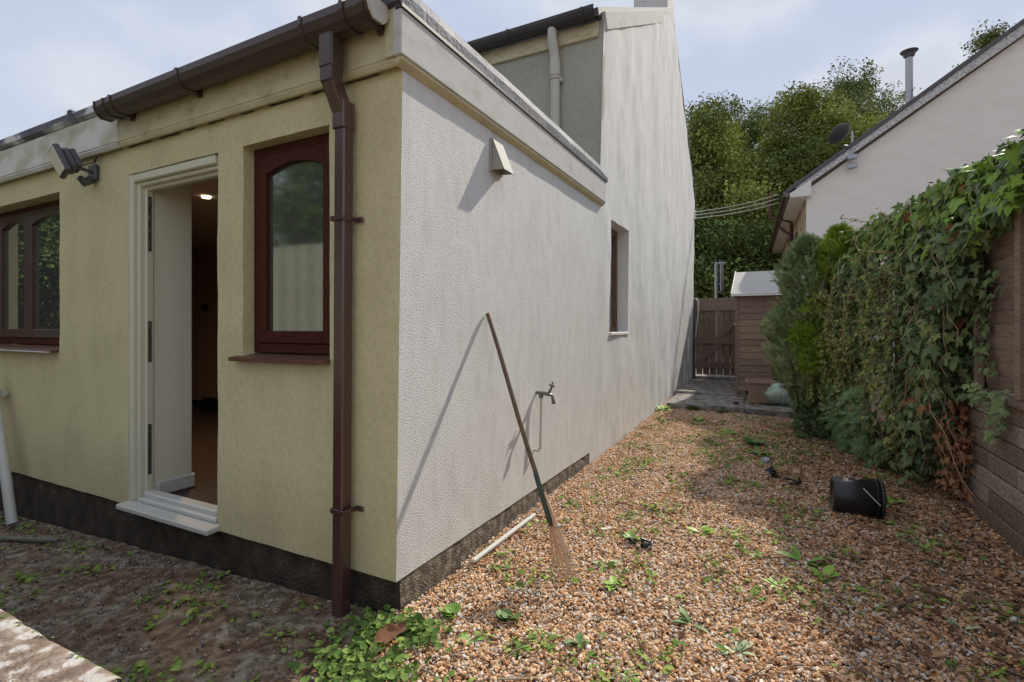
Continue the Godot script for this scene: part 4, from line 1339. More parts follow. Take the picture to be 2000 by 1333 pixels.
# ---------------------------------------------------------------- gate, shed and what stands by them
func gate_and_shed():
	var g := thing("garden_gate", "brown boarded garden gate with a diagonal brace between house and shed", "gate", Vector3(0.5, 0.3, -9.2))
	var x := 0.06
	for k in 8:
		var mb := MB.new()
		var w := 0.115
		mb.span(Vector3(x, 0.335 + r(-0.004, 0.004), -9.222), Vector3(x + w, 1.86, -9.2), 0.004)
		part(g, "board", mb, M.gate_wood if k % 3 else M.gate_wood_b)
		x += w + 0.014
	for y in [[1.62, 1.875], [0.96, 1.1], [0.47, 0.6]]:
		var mb := MB.new()
		mb.span(Vector3(0.05, y[0], -9.198), Vector3(1.09, y[1], -9.17), 0.004)
		part(g, "rail", mb, M.gate_wood_b if y[0] > 1.5 else M.gate_wood)
	var bb := MB.new()
	bb.bar(Vector3(0.1, 0.6, -9.185), Vector3(0.52, 0.98, -9.185), 0.11, 0.022, Vector3.BACK)
	bb.bar(Vector3(0.5, 1.09, -9.185), Vector3(0.98, 1.63, -9.185), 0.11, 0.022, Vector3.BACK)
	part(g, "brace", bb, M.gate_wood)
	bb = MB.new()
	bb.span(Vector3(0.77, 1.335, -9.168), Vector3(0.85, 1.375, -9.155), 0.003)
	part(g, "latch", bb, M.white_paint)
	bb = MB.new()
	bb.span(Vector3(-0.02, 0.2, -9.25), Vector3(0.045, 1.9, -9.16), 0.006)
	solo("gate_post", bb, M.dark_grey, "slim dark post the garden gate hangs on, against the house", "post")
	bb = MB.new(true)
	bb.tube([Vector3(0.0, 1.78, -9.1), Vector3(0.02, 1.86, -9.08), Vector3(0.08, 1.87, -9.06), Vector3(0.12, 1.8, -9.05), Vector3(0.12, 1.6, -9.05), Vector3(0.09, 1.35, -9.06), Vector3(0.06, 1.1, -9.08)], [0.013], 6)
	solo("hose", bb, M.pvc_pipe, "loop of pale hose hanging over the gate post", "hose")
	# shed
	var s := thing("garden_shed", "small brown lapped-board garden shed with a pale felt roof", "shed", Vector3(1.75, 0.2, -7.0))
	var X0 := 0.955
	var X1 := 2.6
	var Z0 := -7.0
	var Z1 := -8.75
	var rows := 15
	for k in rows:
		var y := 0.3 + k * 0.1015
		var m = [M.shed_wood, M.shed_wood_b, M.shed_wood, M.shed_wood_c][rng.randi() % 4] if k > 2 and k < 9 else [M.shed_wood, M.shed_wood_b][rng.randi() % 2]
		var mb := MB.new()
		mb.cbox(Transform3D(Basis(Vector3.RIGHT, -0.1), Vector3((X0 + X1) / 2, y + 0.05, Z0 + 0.006)), Vector3(X1 - X0 - 0.03, 0.116, 0.014), 0.003)
		part(s, "board", mb, m)
		mb = MB.new()
		mb.cbox(Transform3D(Basis(Vector3.BACK, -0.1), Vector3(X0 - 0.006, y + 0.05, (Z0 + Z1) / 2)), Vector3(0.014, 0.116, Z0 - Z1 - 0.03), 0.003)
		part(s, "board", mb, m)
	for q in [[X0 - 0.004, Z0 + 0.002], [X0 - 0.004, Z1], [X1, Z0 + 0.002]]:
		var mb := MB.new()
		mb.span(Vector3(q[0] - 0.02, 0.22, q[1] - 0.022), Vector3(q[0] + 0.024, 1.84, q[1] + 0.024), 0.004)
		part(s, "corner_post", mb, M.shed_wood)
	for k in 4:
		var mb := MB.new()
		mb.cbox(Transform3D(Basis(Vector3.RIGHT, -0.1), Vector3(1.98, 1.78 - k * 0.1015 - 0.03, Z0 + 0.022)), Vector3(0.55, 0.1, 0.012), 0.003)
		part(s, "shutter_board", mb, M.shed_wood_b)
	var mb2 := MB.new()
	mb2.span(Vector3(X0 + 0.02, 0.3, Z1 - 0.01), Vector3(X1, 1.8, Z0 - 0.03), 0.0)
	mb2.prism(Transform3D(Basis(Vector3.UP, PI / 2), Vector3(X0 + 0.03, 0, 0)), PackedVector2Array([Vector2(-Z0 - 0.02, 1.8), Vector2(-Z1, 1.8), Vector2((-Z0 - Z1) / 2, 2.2)]), 0.03)
	part(s, "carcass", mb2, M.shed_wood)
	mb2 = MB.new()
	var mid := (Z0 + Z1) / 2
	mb2.bar(Vector3((X0 + X1) / 2, 1.8, Z0 + 0.1), Vector3((X0 + X1) / 2, 2.235, mid), X1 - X0 + 0.14, 0.02, Vector3.BACK, 0.004)
	mb2.bar(Vector3((X0 + X1) / 2, 1.8, Z1 - 0.1), Vector3((X0 + X1) / 2, 2.235, mid), X1 - X0 + 0.14, 0.02, Vector3.BACK, 0.004)
	part(s, "roof", mb2, M.shed_felt)
	mb2 = MB.new()
	for xx in [X0 - 0.075, X1 + 0.075]:
		mb2.bar(Vector3(xx, 1.79, Z0 + 0.1), Vector3(xx, 2.23, mid), 0.014, 0.07, Vector3.BACK, 0.003)
	mb2.span(Vector3(X0 - 0.07, 1.775, Z0 + 0.105), Vector3(X1 + 0.07, 1.8, Z0 + 0.115), 0.003)
	part(s, "roof_trim", mb2, M.white_paint)
	mb2 = MB.new()
	for xx in [1.0, 1.15, 1.3, 1.9, 2.4]:
		mb2.span(Vector3(xx, 0.16, -7.6), Vector3(xx + 0.09, 0.3, -6.99), 0.006)
	mb2.span(Vector3(0.96, 0.12, -6.98), Vector3(2.3, 0.2, -6.9), 0.01)
	part(s, "bearer", mb2, M.gate_wood)
	# planter and sack
	var pl := thing("planter", "square brown plastic tub beside the green sack in front of the shed", "tub", Vector3(1.29, 0.2, -6.5))
	mb2 = MB.new()
	for k in 4:
		var rot := Transform3D(Basis(Vector3.UP, k * PI / 2 + 0.12), Vector3(1.29, 0.2, -6.5))
		mb2.quad_out(rot * Vector3(-0.13, 0, 0.13), rot * Vector3(0.13, 0, 0.13), rot * Vector3(0.16, 0.29, 0.16), rot * Vector3(-0.16, 0.29, 0.16), rot.origin + Vector3(0, 0.15, 0))
		mb2.quad_out(rot * Vector3(-0.125, 0.03, 0.12), rot * Vector3(0.125, 0.03, 0.12), rot * Vector3(0.155, 0.29, 0.15), rot * Vector3(-0.155, 0.29, 0.15), rot * Vector3(0, 0.15, 1))
	mb2.cbox(Transform3D(Basis(Vector3.UP, 0.12), Vector3(1.29, 0.24, -6.5)), Vector3(0.24, 0.06, 0.24), 0.01)
	part(pl, "body", mb2, M.planter_brown)
	mb2 = MB.new()
	for k in 4:
		var rot := Transform3D(Basis(Vector3.UP, k * PI / 2 + 0.12), Vector3(1.29, 0.2, -6.5))
		mb2.cbox(rot * Transform3D(Basis(), Vector3(0, 0.3, 0.17)), Vector3(0.36, 0.045, 0.03), 0.008)
	mb2.tube([Vector3(1.47, 0.5, -6.48), Vector3(1.5, 0.51, -6.45)], [0.02, 0.012], 8)
	part(pl, "rim", mb2, M.planter_brown)
	mb2 = MB.new(true)
	var c := Vector3(1.56, 0.33, -6.4)
	for i in 12:
		for j in 16:
			var q := []
			for k in [[i, j], [i + 1, j], [i + 1, j + 1], [i, j + 1]]:
				var th: float = PI * k[0] / 12.0
				var ph: float = TAU * k[1] / 16.0
				var dd := Vector3(sin(th) * cos(ph), cos(th), sin(th) * sin(ph))
				var rr := 0.2 + 0.06 * nz.get_noise_3d(dd.x * 40, dd.y * 40, dd.z * 40) + 0.025 * nz.get_noise_3d(dd.x * 120, dd.y * 120, dd.z * 120)
				q.append(c + Vector3(dd.x * rr * 1.05, dd.y * rr * 0.72, dd.z * rr * 0.85) + Vector3(0, 0.012, 0))
			mb2.quad_out(q[0], q[1], q[2], q[3], c)
	solo("plastic_sack", mb2, M.sack_green, "crumpled pale green plastic sack beside the brown tub", "sack")
	mb2 = MB.new(true)
	mb2.tube([Vector3(1.0, 0.13, -6.1), Vector3(1.0, 0.235, -6.1)], [0.035], 8)
	solo("pipe_stub", mb2, M.rust, "short rusty pipe stub at the edge of the concrete path", "pipe")
	mb2 = MB.new(true)
	mb2.tube([Vector3(1.27, 0.1, -6.14), Vector3(1.27, 0.28, -6.13), Vector3(1.265, 0.37, -6.13), Vector3(1.245, 0.43, -6.13)], [0.016, 0.017, 0.012, 0.008], 7)
	solo("stake", mb2, M.stake_wood, "thin broken wooden stake in front of the brown tub", "stake")
	# street sign post beyond the gate
	var sp := thing("sign_post", "grey metal post with a narrow sign seen edge-on, beyond the gate", "sign", Vector3(-0.05, 0.3, -14.25))
	mb2 = MB.new(true)
	mb2.tube([Vector3(-0.05, 0.2, -14.25), Vector3(-0.05, 3.2, -14.25)], [0.045], 10)
	part(sp, "post", mb2, M.galvanised)
	mb2 = MB.new()
	mb2.cbox(Transform3D(Basis(Vector3.UP, 1.42), Vector3(0.1, 2.75, -14.3)), Vector3(0.3, 0.8, 0.025), 0.004)
	mb2.bar(Vector3(-0.05, 3.17, -14.25), Vector3(0.2, 3.17, -14.3), 0.03, 0.05)
	part(sp, "plate", mb2, M.galvanised)

# ---------------------------------------------------------------- block wall and lapped fence at the right
func boundary():
	var w := thing("block_wall", "low weathered concrete block wall under the fence at the right", "wall", Vector3(2.75, 0, -2.5))
	var mb := MB.new()
	mb.span(Vector3(2.725, -0.2, -6.0), Vector3(2.86, 0.83, 1.6), 0.0)
	part(w, "mortar_bed", mb, M.mortar)
	rng.seed = 55
	var n := 0
	for row in 8:
		var y := -0.09 + row * 0.1175
		var z := 1.5 + (0.22 if row % 2 else 0.0)
		while z > -5.6:
			var l := 0.43
			if z < 0.9:
				mb = MB.new()
				var low := row < 2
				mb.cbox(Transform3D(Basis(Vector3.UP, r(-0.006, 0.006)), Vector3(2.755 + r(-0.004, 0.004) - (0.012 if low else 0.0), y + 0.057, z - l / 2)), Vector3(0.1, 0.1175 if low else 0.109, 0.44 if low else l), 0.006)
				var o := part(w, "block", mb, [M.block, M.block_b, M.block_c][rng.randi() % 3])
			z -= 0.442
			n += 1
	# timber rail and fence panels on top
	var f := thing("fence", "brown lapped-board fence on top of the block wall, half hidden by ivy", "fence", Vector3(2.75, 0.87, -2.5))
	mb = MB.new()
	mb.span(Vector3(2.69, 0.835, -6.0), Vector3(2.82, 0.885, 1.5), 0.006)
	part(f, "base_rail", mb, M.fence_wood)
	for seg in [[-1.96, -0.2], [-3.75, -1.99], [-5.6, -3.85]]:
		for k in 17:
			mb = MB.new()
			var y := 0.885 + k * 0.08
			var z0: float = seg[0] + r(0, 0.01)
			mb.cbox(Transform3D(Basis(Vector3.RIGHT, r(-0.006, 0.006)) * Basis(Vector3.BACK, 0.19), Vector3(2.75 + r(-0.003, 0.003), y + 0.05, (z0 + seg[1]) / 2)), Vector3(0.012, 0.1, seg[1] - z0 - 0.02), 0.003)
			part(f, "slat", mb, M.fence_wood if rng.randf() < 0.55 else M.fence_wood_b)
	for z in [-1.975, -2.66, -3.8, -5.65, -0.18]:
		mb = MB.new()
		var top := 2.29 if z > -2.5 else 2.2
		var wd := 0.026 if z == -2.66 else 0.035
		mb.span(Vector3(2.685, 0.886, z - wd), Vector3(2.735, top, z + wd), 0.005)
		part(f, "post", mb, M.fence_wood_b)
	mb = MB.new()
	mb.span(Vector3(2.69, 2.25, -5.6), Vector3(2.8, 2.285, -0.2), 0.006)
	part(f, "cap_rail", mb, M.fence_wood)

# ---------------------------------------------------------------- ivy and conifers
func hedge_x(y: float, z: float) -> float:
	var k := [[-1.7, 0.07], [-2.3, 0.13], [-2.7, 0.17], [-3.1, 0.26], [-3.6, 0.42], [-4.2, 0.6], [-4.8, 0.8], [-5.6, 0.75], [-6.5, 0.6]]
	var b := 0.07
	for i in k.size() - 1:
		if z <= k[i][0] and z >= k[i + 1][0]: b = lerpf(k[i][1], k[i + 1][1], (z - k[i][0]) / (k[i + 1][0] - k[i][0]))
	var p := lerpf(0.9, 1.0, smoothstep(0.0, 0.6, y)) * (1.0 - 0.45 * smoothstep(1.7, 2.35, y))
	return 2.68 - b * p - 0.1 * nz.get_noise_3d(z * 55, y * 55, 3.0) * smoothstep(2.3, 3.2, -z) - 0.05 * nz.get_noise_3d(z * 160, y * 160, 8.0)

func hedge():
	rng.seed = 91
	var leaves := []
	for i in 3: leaves.append(ivy_leaf(i))
	var iv := thing("ivy", "thick dark green ivy hanging over the fence and down to the gravel", "ivy", Vector3(2.3, 0.1, -3.8))
	var all := []
	var tries := 0
	while all.size() < 15500 and tries < 90000:
		tries += 1
		var z := r(-6.2, -1.6)
		var y := r(0.02, 2.52)
		# the edge where ivy gives way to bare fence and wall
		var lim := -2.66
		if y > 1.3: lim = lerpf(-2.62, -2.32, clampf((y - 1.3) / 0.55, 0, 1))
		if y > 1.85: lim = lerpf(-2.3, -1.5, clampf((y - 1.85) / 0.12, 0, 1))
		if y < 0.85: lim = lerpf(-3.05, -2.75, clampf(y / 0.8, 0, 1))
		lim += 0.14 * nz.get_noise_2d(y * 120, 17)
		if z > lim: continue
		var top := 2.3 + 0.09 * nz.get_noise_2d(z * 80, 31) - 0.05 * smoothstep(-4.2, -5.5, z)
		if nz.get_noise_3d(z * 75, y * 75, 41.0) < -0.2 and rng.randf() < 0.85: continue
		var x := hedge_x(minf(y, top), z)
		var n := Vector3(-1, 0.25, 0.35)
		if y > top:   # over the crest
			x = lerpf(x, 2.85, rng.randf())
			y = top + r(-0.08, 0.05)
			n = Vector3(-0.4, 1, 0.2)
		var low := smoothstep(1.2, 0.3, y)
		if low > 0.3 and rng.randf() < low * 0.35: continue
		var depth := pow(rng.randf(), 1.6) * 0.26 - 0.03
		var p := Vector3(x + depth, y + ground_y(2.2, z) * (1.0 - y / 2.5), z)
		if p.x > 2.72 and y < 2.2: continue
		var stringy := smoothstep(-3.1, -3.7, z) * smoothstep(1.9, 1.3, y) * smoothstep(0.15, 0.5, y)
		var s := lerpf(0.032, 0.095, pow(rng.randf(), 1.3)) * lerpf(1.15, 0.9, smoothstep(-2.5, -4.0, z)) * lerpf(1.0, 0.68, stringy)
		var c := mix3(Color(0.065, 0.105, 0.045), Color(0.19, 0.25, 0.11), rng.randf())
		if y > top - 0.28 - r(0, 0.3): c = mix3(c, Color(0.19, 0.3, 0.045), r(0.1, 0.9))
		if rng.randf() < 0.05 + 0.4 * stringy: c = mix3(c, Color(0.3, 0.33, 0.1), r(0.3, 1.0))
		if rng.randf() < 0.02 + 0.05 * low: c = Color(0.26, 0.11, 0.045) * r(0.6, 1.2)
		if rng.randf() < 0.09: c = mix3(c, Color(0.2, 0.26, 0.16), 0.5)
		var t := leaf_at(p, n + jit(0.8), Vector3(0, -1, 0.15) + jit(0.75), s)
		all.append([p.distance_to(Vector3(1.504, 1.287, 1.818)) + depth * 6.0 - s * 8.0, t, c, rng.randi() % 3])
	all.sort_custom(func(a, b): return a[0] < b[0])
	var tints := [M.ivy_a, M.ivy_b, M.ivy_c, M.ivy_d]
	for i in 300:
		var o := MeshInstance3D.new()
		o.name = "leaf" if i == 0 else "leaf_%03d" % i
		o.mesh = leaves[all[i][3]]
		var g: float = all[i][2].g
		o.material_override = M.ivy_d if g > 0.24 else M.ivy_b if g > 0.17 else M.ivy_a if g > 0.12 else M.ivy_c
		o.transform = Transform3D(all[i][1].basis, all[i][1].origin - iv.position)
		iv.add_child(o)
	for v in 3:
		var xf := []
		var cols := []
		for i in range(300, all.size()):
			if all[i][3] == v:
				xf.append(all[i][1]); cols.append(all[i][2])
		scatter(iv, "foliage" if v == 0 else "foliage_%03d" % v, leaves[v], M.leaf, xf, cols)
	var fxf := []
	var fcol := []
	for i in 420:
		var p := Vector3(1.9 + r(-0.22, 0.3), 0.12 + pow(rng.randf(), 1.3) * 0.5, -4.62 + r(-0.12, 0.1))
		fxf.append(leaf_at(p, Vector3(-0.5, 0.4, 0.8) + jit(0.8), Vector3(0, -1, 0.2) + jit(0.7), r(0.035, 0.075)))
		fcol.append(mix3(Color(0.05, 0.085, 0.035), Color(0.12, 0.17, 0.07), rng.randf()))
	scatter(iv, "foot_foliage", leaves[1], M.leaf, fxf, fcol)
	# trails over the wall top and a sprig on the bare fence
	var txf := []
	var tcol := []
	for i in 80:
		var z := r(-2.75, -1.95)
		var p := Vector3(r(2.6, 2.72), 0.86 + r(-0.07, 0.07), z)
		if rng.randf() < 0.3: p = Vector3(r(2.63, 2.69), r(0.6, 0.86), -2.2 + r(-0.12, 0.12))
		txf.append(leaf_at(p, Vector3(-0.7, 0.7, 0.3) + jit(0.6), Vector3(-0.3, -0.7, 0.3) + jit(0.7), r(0.03, 0.066)))
		tcol.append(mix3(Color(0.12, 0.17, 0.075), Color(0.28, 0.36, 0.16), rng.randf()))
	for i in 70:
		var y := r(1.0, 1.65)
		txf.append(leaf_at(Vector3(r(2.66, 2.72), y, -2.5 + 0.13 * sin(y * 9.0) + r(-0.1, 0.14)), Vector3(-1, 0.2, 0.3) + jit(0.5), Vector3(0, -1, 0) + jit(0.6), r(0.03, 0.06)))
		tcol.append(mix3(Color(0.08, 0.13, 0.06), Color(0.18, 0.25, 0.1), rng.randf()))
	scatter(iv, "trailing_foliage", leaves[0], M.leaf, txf, tcol)
	# bare stems wandering over the face
	for i in 46:
		var z := r(-5.3, -2.75)
		var y := r(1.1, 2.3)
		if i < 8:
			z = r(-3.1, -2.75); y = r(0.9, 1.2)
		var pts := []
		var dz := r(-0.8, 0.8)
		for k in 9:
			pts.append(Vector3(hedge_x(y, z) - 0.025 + r(-0.01, 0.02), y + 0.05, z))
			y -= r(0.06, 0.16)
			z += dz * 0.16 + r(-0.07, 0.07)
			if y < 0.12: break
		if pts.size() < 3: continue
		var mb := MB.new(true)
		var rad := r(0.0018, 0.0048)
		mb.tube(pts, [rad, rad, rad * 0.9, rad * 0.8, rad * 0.7, rad * 0.6], 5)
		part(iv, "stem", mb, M.vine if rng.randf() < 0.7 else M.vine_grey)
	# thin straggling growth over the middle of the ivy
	for i in 60:
		var z := r(-4.7, -3.2)
		var y := r(0.8, 1.9)
		var p := Vector3(hedge_x(y, z) - 0.02, y, z)
		var pts := [p]
		var d := Vector3(r(-0.5, 0.1), r(-0.6, 0.4), r(-0.4, 0.6))
		for k in 6:
			d += Vector3(r(-0.2, 0.25), r(-0.55, 0.1), r(-0.25, 0.25))
			p += d.normalized() * 0.085
			p.x = clampf(p.x, hedge_x(p.y, p.z) - 0.14, hedge_x(p.y, p.z) + 0.02)
			pts.append(p)
		var mb := MB.new(true)
		mb.tube(pts, [0.0028, 0.0026, 0.0022, 0.0015], 4)
		part(iv, "stem", mb, M.vine_grey if i % 3 else M.vine)
		var xf := []
		var cols := []
		for k in 34:
			var f := r(0.0, 5.99)
			var q: Vector3 = pts[int(f)].lerp(pts[int(f) + 1], fmod(f, 1.0))
			xf.append(leaf_at(q + jit(0.02), jit(0.7) + Vector3(-0.6, 0.5, 0.3), jit(1), r(0.018, 0.04)))
			cols.append(mix3(Color(0.15, 0.2, 0.05), Color(0.38, 0.38, 0.14), rng.randf()) * r(0.6, 1.1))
		scatter(iv, "straggle" if i == 0 else "straggle_%03d" % i, leaves[i % 3], M.leaf, xf, cols)
	for i in 12:   # sprays that stick out
		var z := r(-4.9, -3.0)
		var y := r(0.9, 2.25)
		var p := Vector3(hedge_x(y, z), y, z)
		var q := p + Vector3(r(-0.32, -0.1), r(-0.06, 0.2), r(-0.15, 0.25))
		var mb := MB.new(true)
		mb.tube([p + Vector3(0.1, 0, 0), p.lerp(q, 0.5) + jit(0.03), q], [0.005, 0.004, 0.002], 5)
		part(iv, "stem", mb, M.vine)
		var xf := []
		var cols := []
		for k in 9:
			xf.append(leaf_at(p.lerp(q, 0.25 + k * 0.09) + jit(0.012), jit(0.6) + Vector3(-0.4, 0.8, 0.3), jit(1), r(0.025, 0.05)))
			cols.append(mix3(Color(0.14, 0.22, 0.05), Color(0.24, 0.24, 0.1), rng.randf()))
		scatter(iv, "shoot_%03d" % (i + 1), leaves[i % 3], M.leaf, xf, cols)
	# the dead patch over the block wall
	var dead := thing("dead_ivy", "patch of dry orange-brown ivy leaves hanging on the block wall", "dry leaves", Vector3(2.62, 0.4, -2.85))
	var dxf := []
	for i in 420:
		var y := r(0.12, 0.78)
		var z := -2.86 + 0.16 * (rng.randf() + rng.randf() - 1.0) * 1.4 - (0.06 if y > 0.6 else 0.0)
		dxf.append(leaf_at(Vector3(2.69 - pow(rng.randf(), 1.5) * 0.16, y, z), Vector3(-1, 0.2, 0.4) + jit(0.9), Vector3(0, -1, 0) + jit(0.8), r(0.03, 0.062)))
	for i in 110:
		var mb := MB.new()
		var o := MeshInstance3D.new()
		o.name = "dry_leaf" if i == 0 else "dry_leaf_%03d" % i
		o.mesh = leaves[i % 3]
		o.material_override = [M.leaf_brown, M.stake_wood, M.rust][rng.randi() % 3]
		o.transform = Transform3D(dxf[i].basis, dxf[i].origin - dead.position)
		dead.add_child(o)
	var dc := []
	for i in 310: dc.append(mix3(Color(0.2, 0.085, 0.035), Color(0.4, 0.2, 0.1), rng.randf()))
	scatter(dead, "foliage", leaves[1], M.dead_leaf, dxf.slice(110), dc)
	var mb := MB.new()
	mb.span(Vector3(2.62, 0.02, -3.12), Vector3(2.66, 0.85, -3.08), 0.004)
	solo("wooden_stake", mb, M.stake_wood, "pale upright wooden stake under the ivy beside the dry leaves", "stake")
	# conifers
	conifer("grey-green conifer with blue-grey tips at the near end of the shed", Vector3(1.81, 0.18, -4.85), 2.06, 0.36, Color(0.13, 0.185, 0.07), Color(0.36, 0.43, 0.22), 8600, 0.3)
	conifer("bright yellow-green conifer rising out of the ivy behind the grey one", Vector3(2.12, 0.15, -4.75), 2.16, 0.36, Color(0.13, 0.22, 0.025), Color(0.31, 0.43, 0.055), 6500, 0.0)
	var ng := thing("conifer_shoots", "bright green tuft of new conifer growth low on the front of the grey conifer", "conifer growth", Vector3(1.83, 1.18, -4.53))
	var nxf := []
	var ncol := []
	for i in 900:
		var c := Vector3(1.84, 1.17, -4.55) if i % 3 else Vector3(1.86, 0.92, -4.5)
		var d := jit(1.0)
		while d.length() > 1.0: d = jit(1.0)
		var p := c + d * Vector3(0.2, 0.17, 0.14) * (1.0 if i % 3 else 0.6)
		nxf.append(leaf_at(p, jit(1.0), d + Vector3(-0.3, 0.5, 0.6), r(0.05, 0.1)))
		ncol.append(mix3(Color(0.13, 0.23, 0.025), Color(0.3, 0.44, 0.05), rng.randf()))
	scatter(ng, "foliage", spray_leaf(), M.leaf, nxf, ncol)
	var fern := thing("fern_shoot", "pale feathery shoots at the foot of the ivy", "plant", Vector3(2.0, 0.12, -4.1))
	var xf := []
	var cols := []
	var sp := spray_leaf()
	for i in 130:
		var p := Vector3(r(1.85, 2.3), r(0.12, 0.75), r(-4.3, -3.6))
		p.x = hedge_x(p.y, p.z) - 0.03
		xf.append(leaf_at(p, Vector3(-0.6, 0.7, 0.4) + jit(0.5), Vector3(-0.5, 0.1, 0.6) + jit(0.6), r(0.12, 0.2)))
		cols.append(mix3(Color(0.1, 0.18, 0.07), Color(0.22, 0.32, 0.16), rng.randf()))
	scatter(fern, "foliage", sp, M.leaf, xf, cols)

func conifer(label: String, at: Vector3, height: float, rad: float, c1: Color, c2: Color, n: int, waist: float):
	var o := thing("conifer", label, "conifer", at, "conifers at the end of the ivy")
	var mb := MB.new(true)
	mb.tube([at - Vector3(0, 0.1, 0), at + Vector3(0.02, height * 0.5, 0), at + Vector3(0, height * 0.95, 0)], [0.05, 0.03, 0.01], 7)
	part(o, "trunk", mb, M.bark)
	var xf := []
	var cols := []
	for i in n:
		var f := pow(rng.randf(), 0.85)
		var prof := pow(sin(PI * clampf(0.16 + f * 0.84, 0, 1)), 0.62)
		prof *= 0.3 + 0.7 * smoothstep(0.0, 0.4, f)
		prof *= 1.0 - waist * exp(-pow((f - 0.68) / 0.09, 2.0))
		var a := r(0, TAU)
		var lump := 1.0 + 0.8 * nz.get_noise_3d(cos(a) * 45, f * 130, sin(a) * 45 + at.x * 100)
		var rr := rad * prof * lump * lerpf(1.0, 0.55, pow(rng.randf(), 1.7))
		var d := Vector3(cos(a), 0, sin(a))
		var p := at + d * rr + Vector3(0, 0.04 + f * height, 0)
		var tip := (d * r(0.4, 1.0) + Vector3(0, r(0.3, 1.3), 0)).normalized()
		xf.append(leaf_at(p, d.cross(Vector3.UP) + jit(1.2), tip + jit(0.35), r(0.05, 0.115)))
		var c := mix3(c1, c2, 0.5 + 0.8 * nz.get_noise_3d(p.x * 120, p.y * 120, p.z * 120) + r(-0.35, 0.35))
		if rng.randf() < 0.1 * (1.0 - f): c = Color(0.16, 0.08, 0.04)
		cols.append(c)
	scatter(o, "foliage", spray_leaf(), M.leaf, xf, cols)

# ---------------------------------------------------------------- trees
func trees():
	var g := "trees beyond the gate"
	var gr := Color(0.15, 0.195, 0.06)
	var gy := Color(0.38, 0.42, 0.11)
	var gd := Color(0.13, 0.175, 0.06)
	var gp := Color(0.3, 0.35, 0.16)
	tree("broadleaf_tree", "bright green broadleaf tree nearest the tall gable, sunlit on top", Vector3(-1.3, 0.3, -24.0), 11.3, 4.6, 2.5, 3900, gr, gy, g, 301, 3, 0.15)
	tree("broadleaf_tree", "yellow-green tree in the middle of the row beyond the gate", Vector3(2.6, 0.3, -26.0), 12.3, 4.3, 3.0, 3700, gr, gy, g, 302, 3, 0.15)
	tree("broadleaf_tree", "tall loose grey-green tree behind the stone house, sky showing through", Vector3(5.1, 0.3, -33.0), 15.6, 5.0, 4.0, 3800, gd, gp, g, 303, 3, 0.35)
	tree("broadleaf_tree", "sparse tree whose top shows above the bargeboard at the upper right", Vector3(11.6, 0.3, -35.0), 18.2, 2.3, 6.0, 1100, gd, gp, g, 304, 2, 0.5)
	tree("broadleaf_tree", "dark rear tree filling the gap between the bright one and the loose one", Vector3(0.5, 0.3, -31.0), 13.8, 5.6, 2.0, 4200, gd, gp, g, 306, 2)
	g = "dark shrubs beyond the gate"
	tree("shrub", "dark bushy shrub behind the gate beside the gable wall", Vector3(-1.2, 0.3, -18.6), 5.4, 2.0, 0.2, 2400, gd, Color(0.22, 0.28, 0.08), g, 311, 3)
	tree("shrub", "dark bushy shrub behind the sign post and the shed roof", Vector3(0.9, 0.3, -19.2), 5.0, 2.0, 0.2, 2400, gd, Color(0.22, 0.27, 0.08), g, 312, 3)
	tree("shrub", "dark shrub with greener tips below the cables", Vector3(2.6, 0.3, -21.0), 5.2, 2.1, 0.2, 2400, gd, Color(0.26, 0.34, 0.08), g, 313, 3)

# the garden behind the viewer, which the windows mirror
func behind():
	var f := thing("board_fence", "grey upright board fence mirrored in the small front window", "fence", Vector3(-4.9, 0.575, 3.25))
	rng.seed = 77
	var x := -5.95
	var k := 0
	while x < -2.9:
		var mb := MB.new()
		var top := 2.48 + r(-0.01, 0.01) - (0.16 if x < -5.25 else 0.0)
		mb.span(Vector3(x, 0.58, 3.24 + r(-0.004, 0.004)), Vector3(x + 0.138, top, 3.262), 0.003)
		part(f, "board", mb, M.board_grey if k % 2 else M.board_grey_b)
		x += 0.146
		k += 1
	var mb2 := MB.new()
	for y in [0.9, 1.9]: mb2.span(Vector3(-5.95, y, 3.265), Vector3(-2.9, y + 0.08, 3.3), 0.004)
	part(f, "rail", mb2, M.board_grey_b)
	var g := "garden trees mirrored in the windows"
	var a := Color(0.05, 0.085, 0.02)
	var b := Color(0.12, 0.17, 0.04)
	tree("garden_tree", "tall green garden tree mirrored above the board fence", Vector3(-7.5, 0.5, 7.5), 6.6, 2.5, 1.2, 2600, a, b, g, 401, 2)
	tree("garden_tree", "green garden tree mirrored in the left casement window", Vector3(-12.5, 0.5, 6.0), 6.4, 2.7, 0.8, 2600, a, b, g, 402, 2)
	tree("garden_tree", "farther green garden tree at the end of the mirrored garden", Vector3(-17.0, 0.5, 5.0), 6.2, 3.0, 0.6, 2600, a, b, g, 404, 2)
	tree("shrub", "rounded flowering shrub mirrored low in the left window", Vector3(-9.4, 0.55, 3.6), 1.7, 0.9, 0.1, 700, a, b, "", 405, 2)
	rng.seed = 78
	var xf := []
	var cols := []
	var rl := round_leaf()
	for i in 160:
		var c := Vector3(-9.4, 1.2, 3.5) if i < 90 else Vector3(-8.4, 1.35, 3.3)
		xf.append(leaf_at(c + Vector3(r(-0.7, 0.7), r(-0.25, 0.35), r(-0.5, 0.3)), jit(1), jit(1), r(0.07, 0.11)))
		cols.append(mix3(Color(0.6, 0.22, 0.12), Color(0.7, 0.42, 0.3), rng.randf()))
	scatter(self, "rose_blooms", rl, M.dead_leaf, xf, cols, "salmon pink rose blooms mirrored in the left window", "flowers")

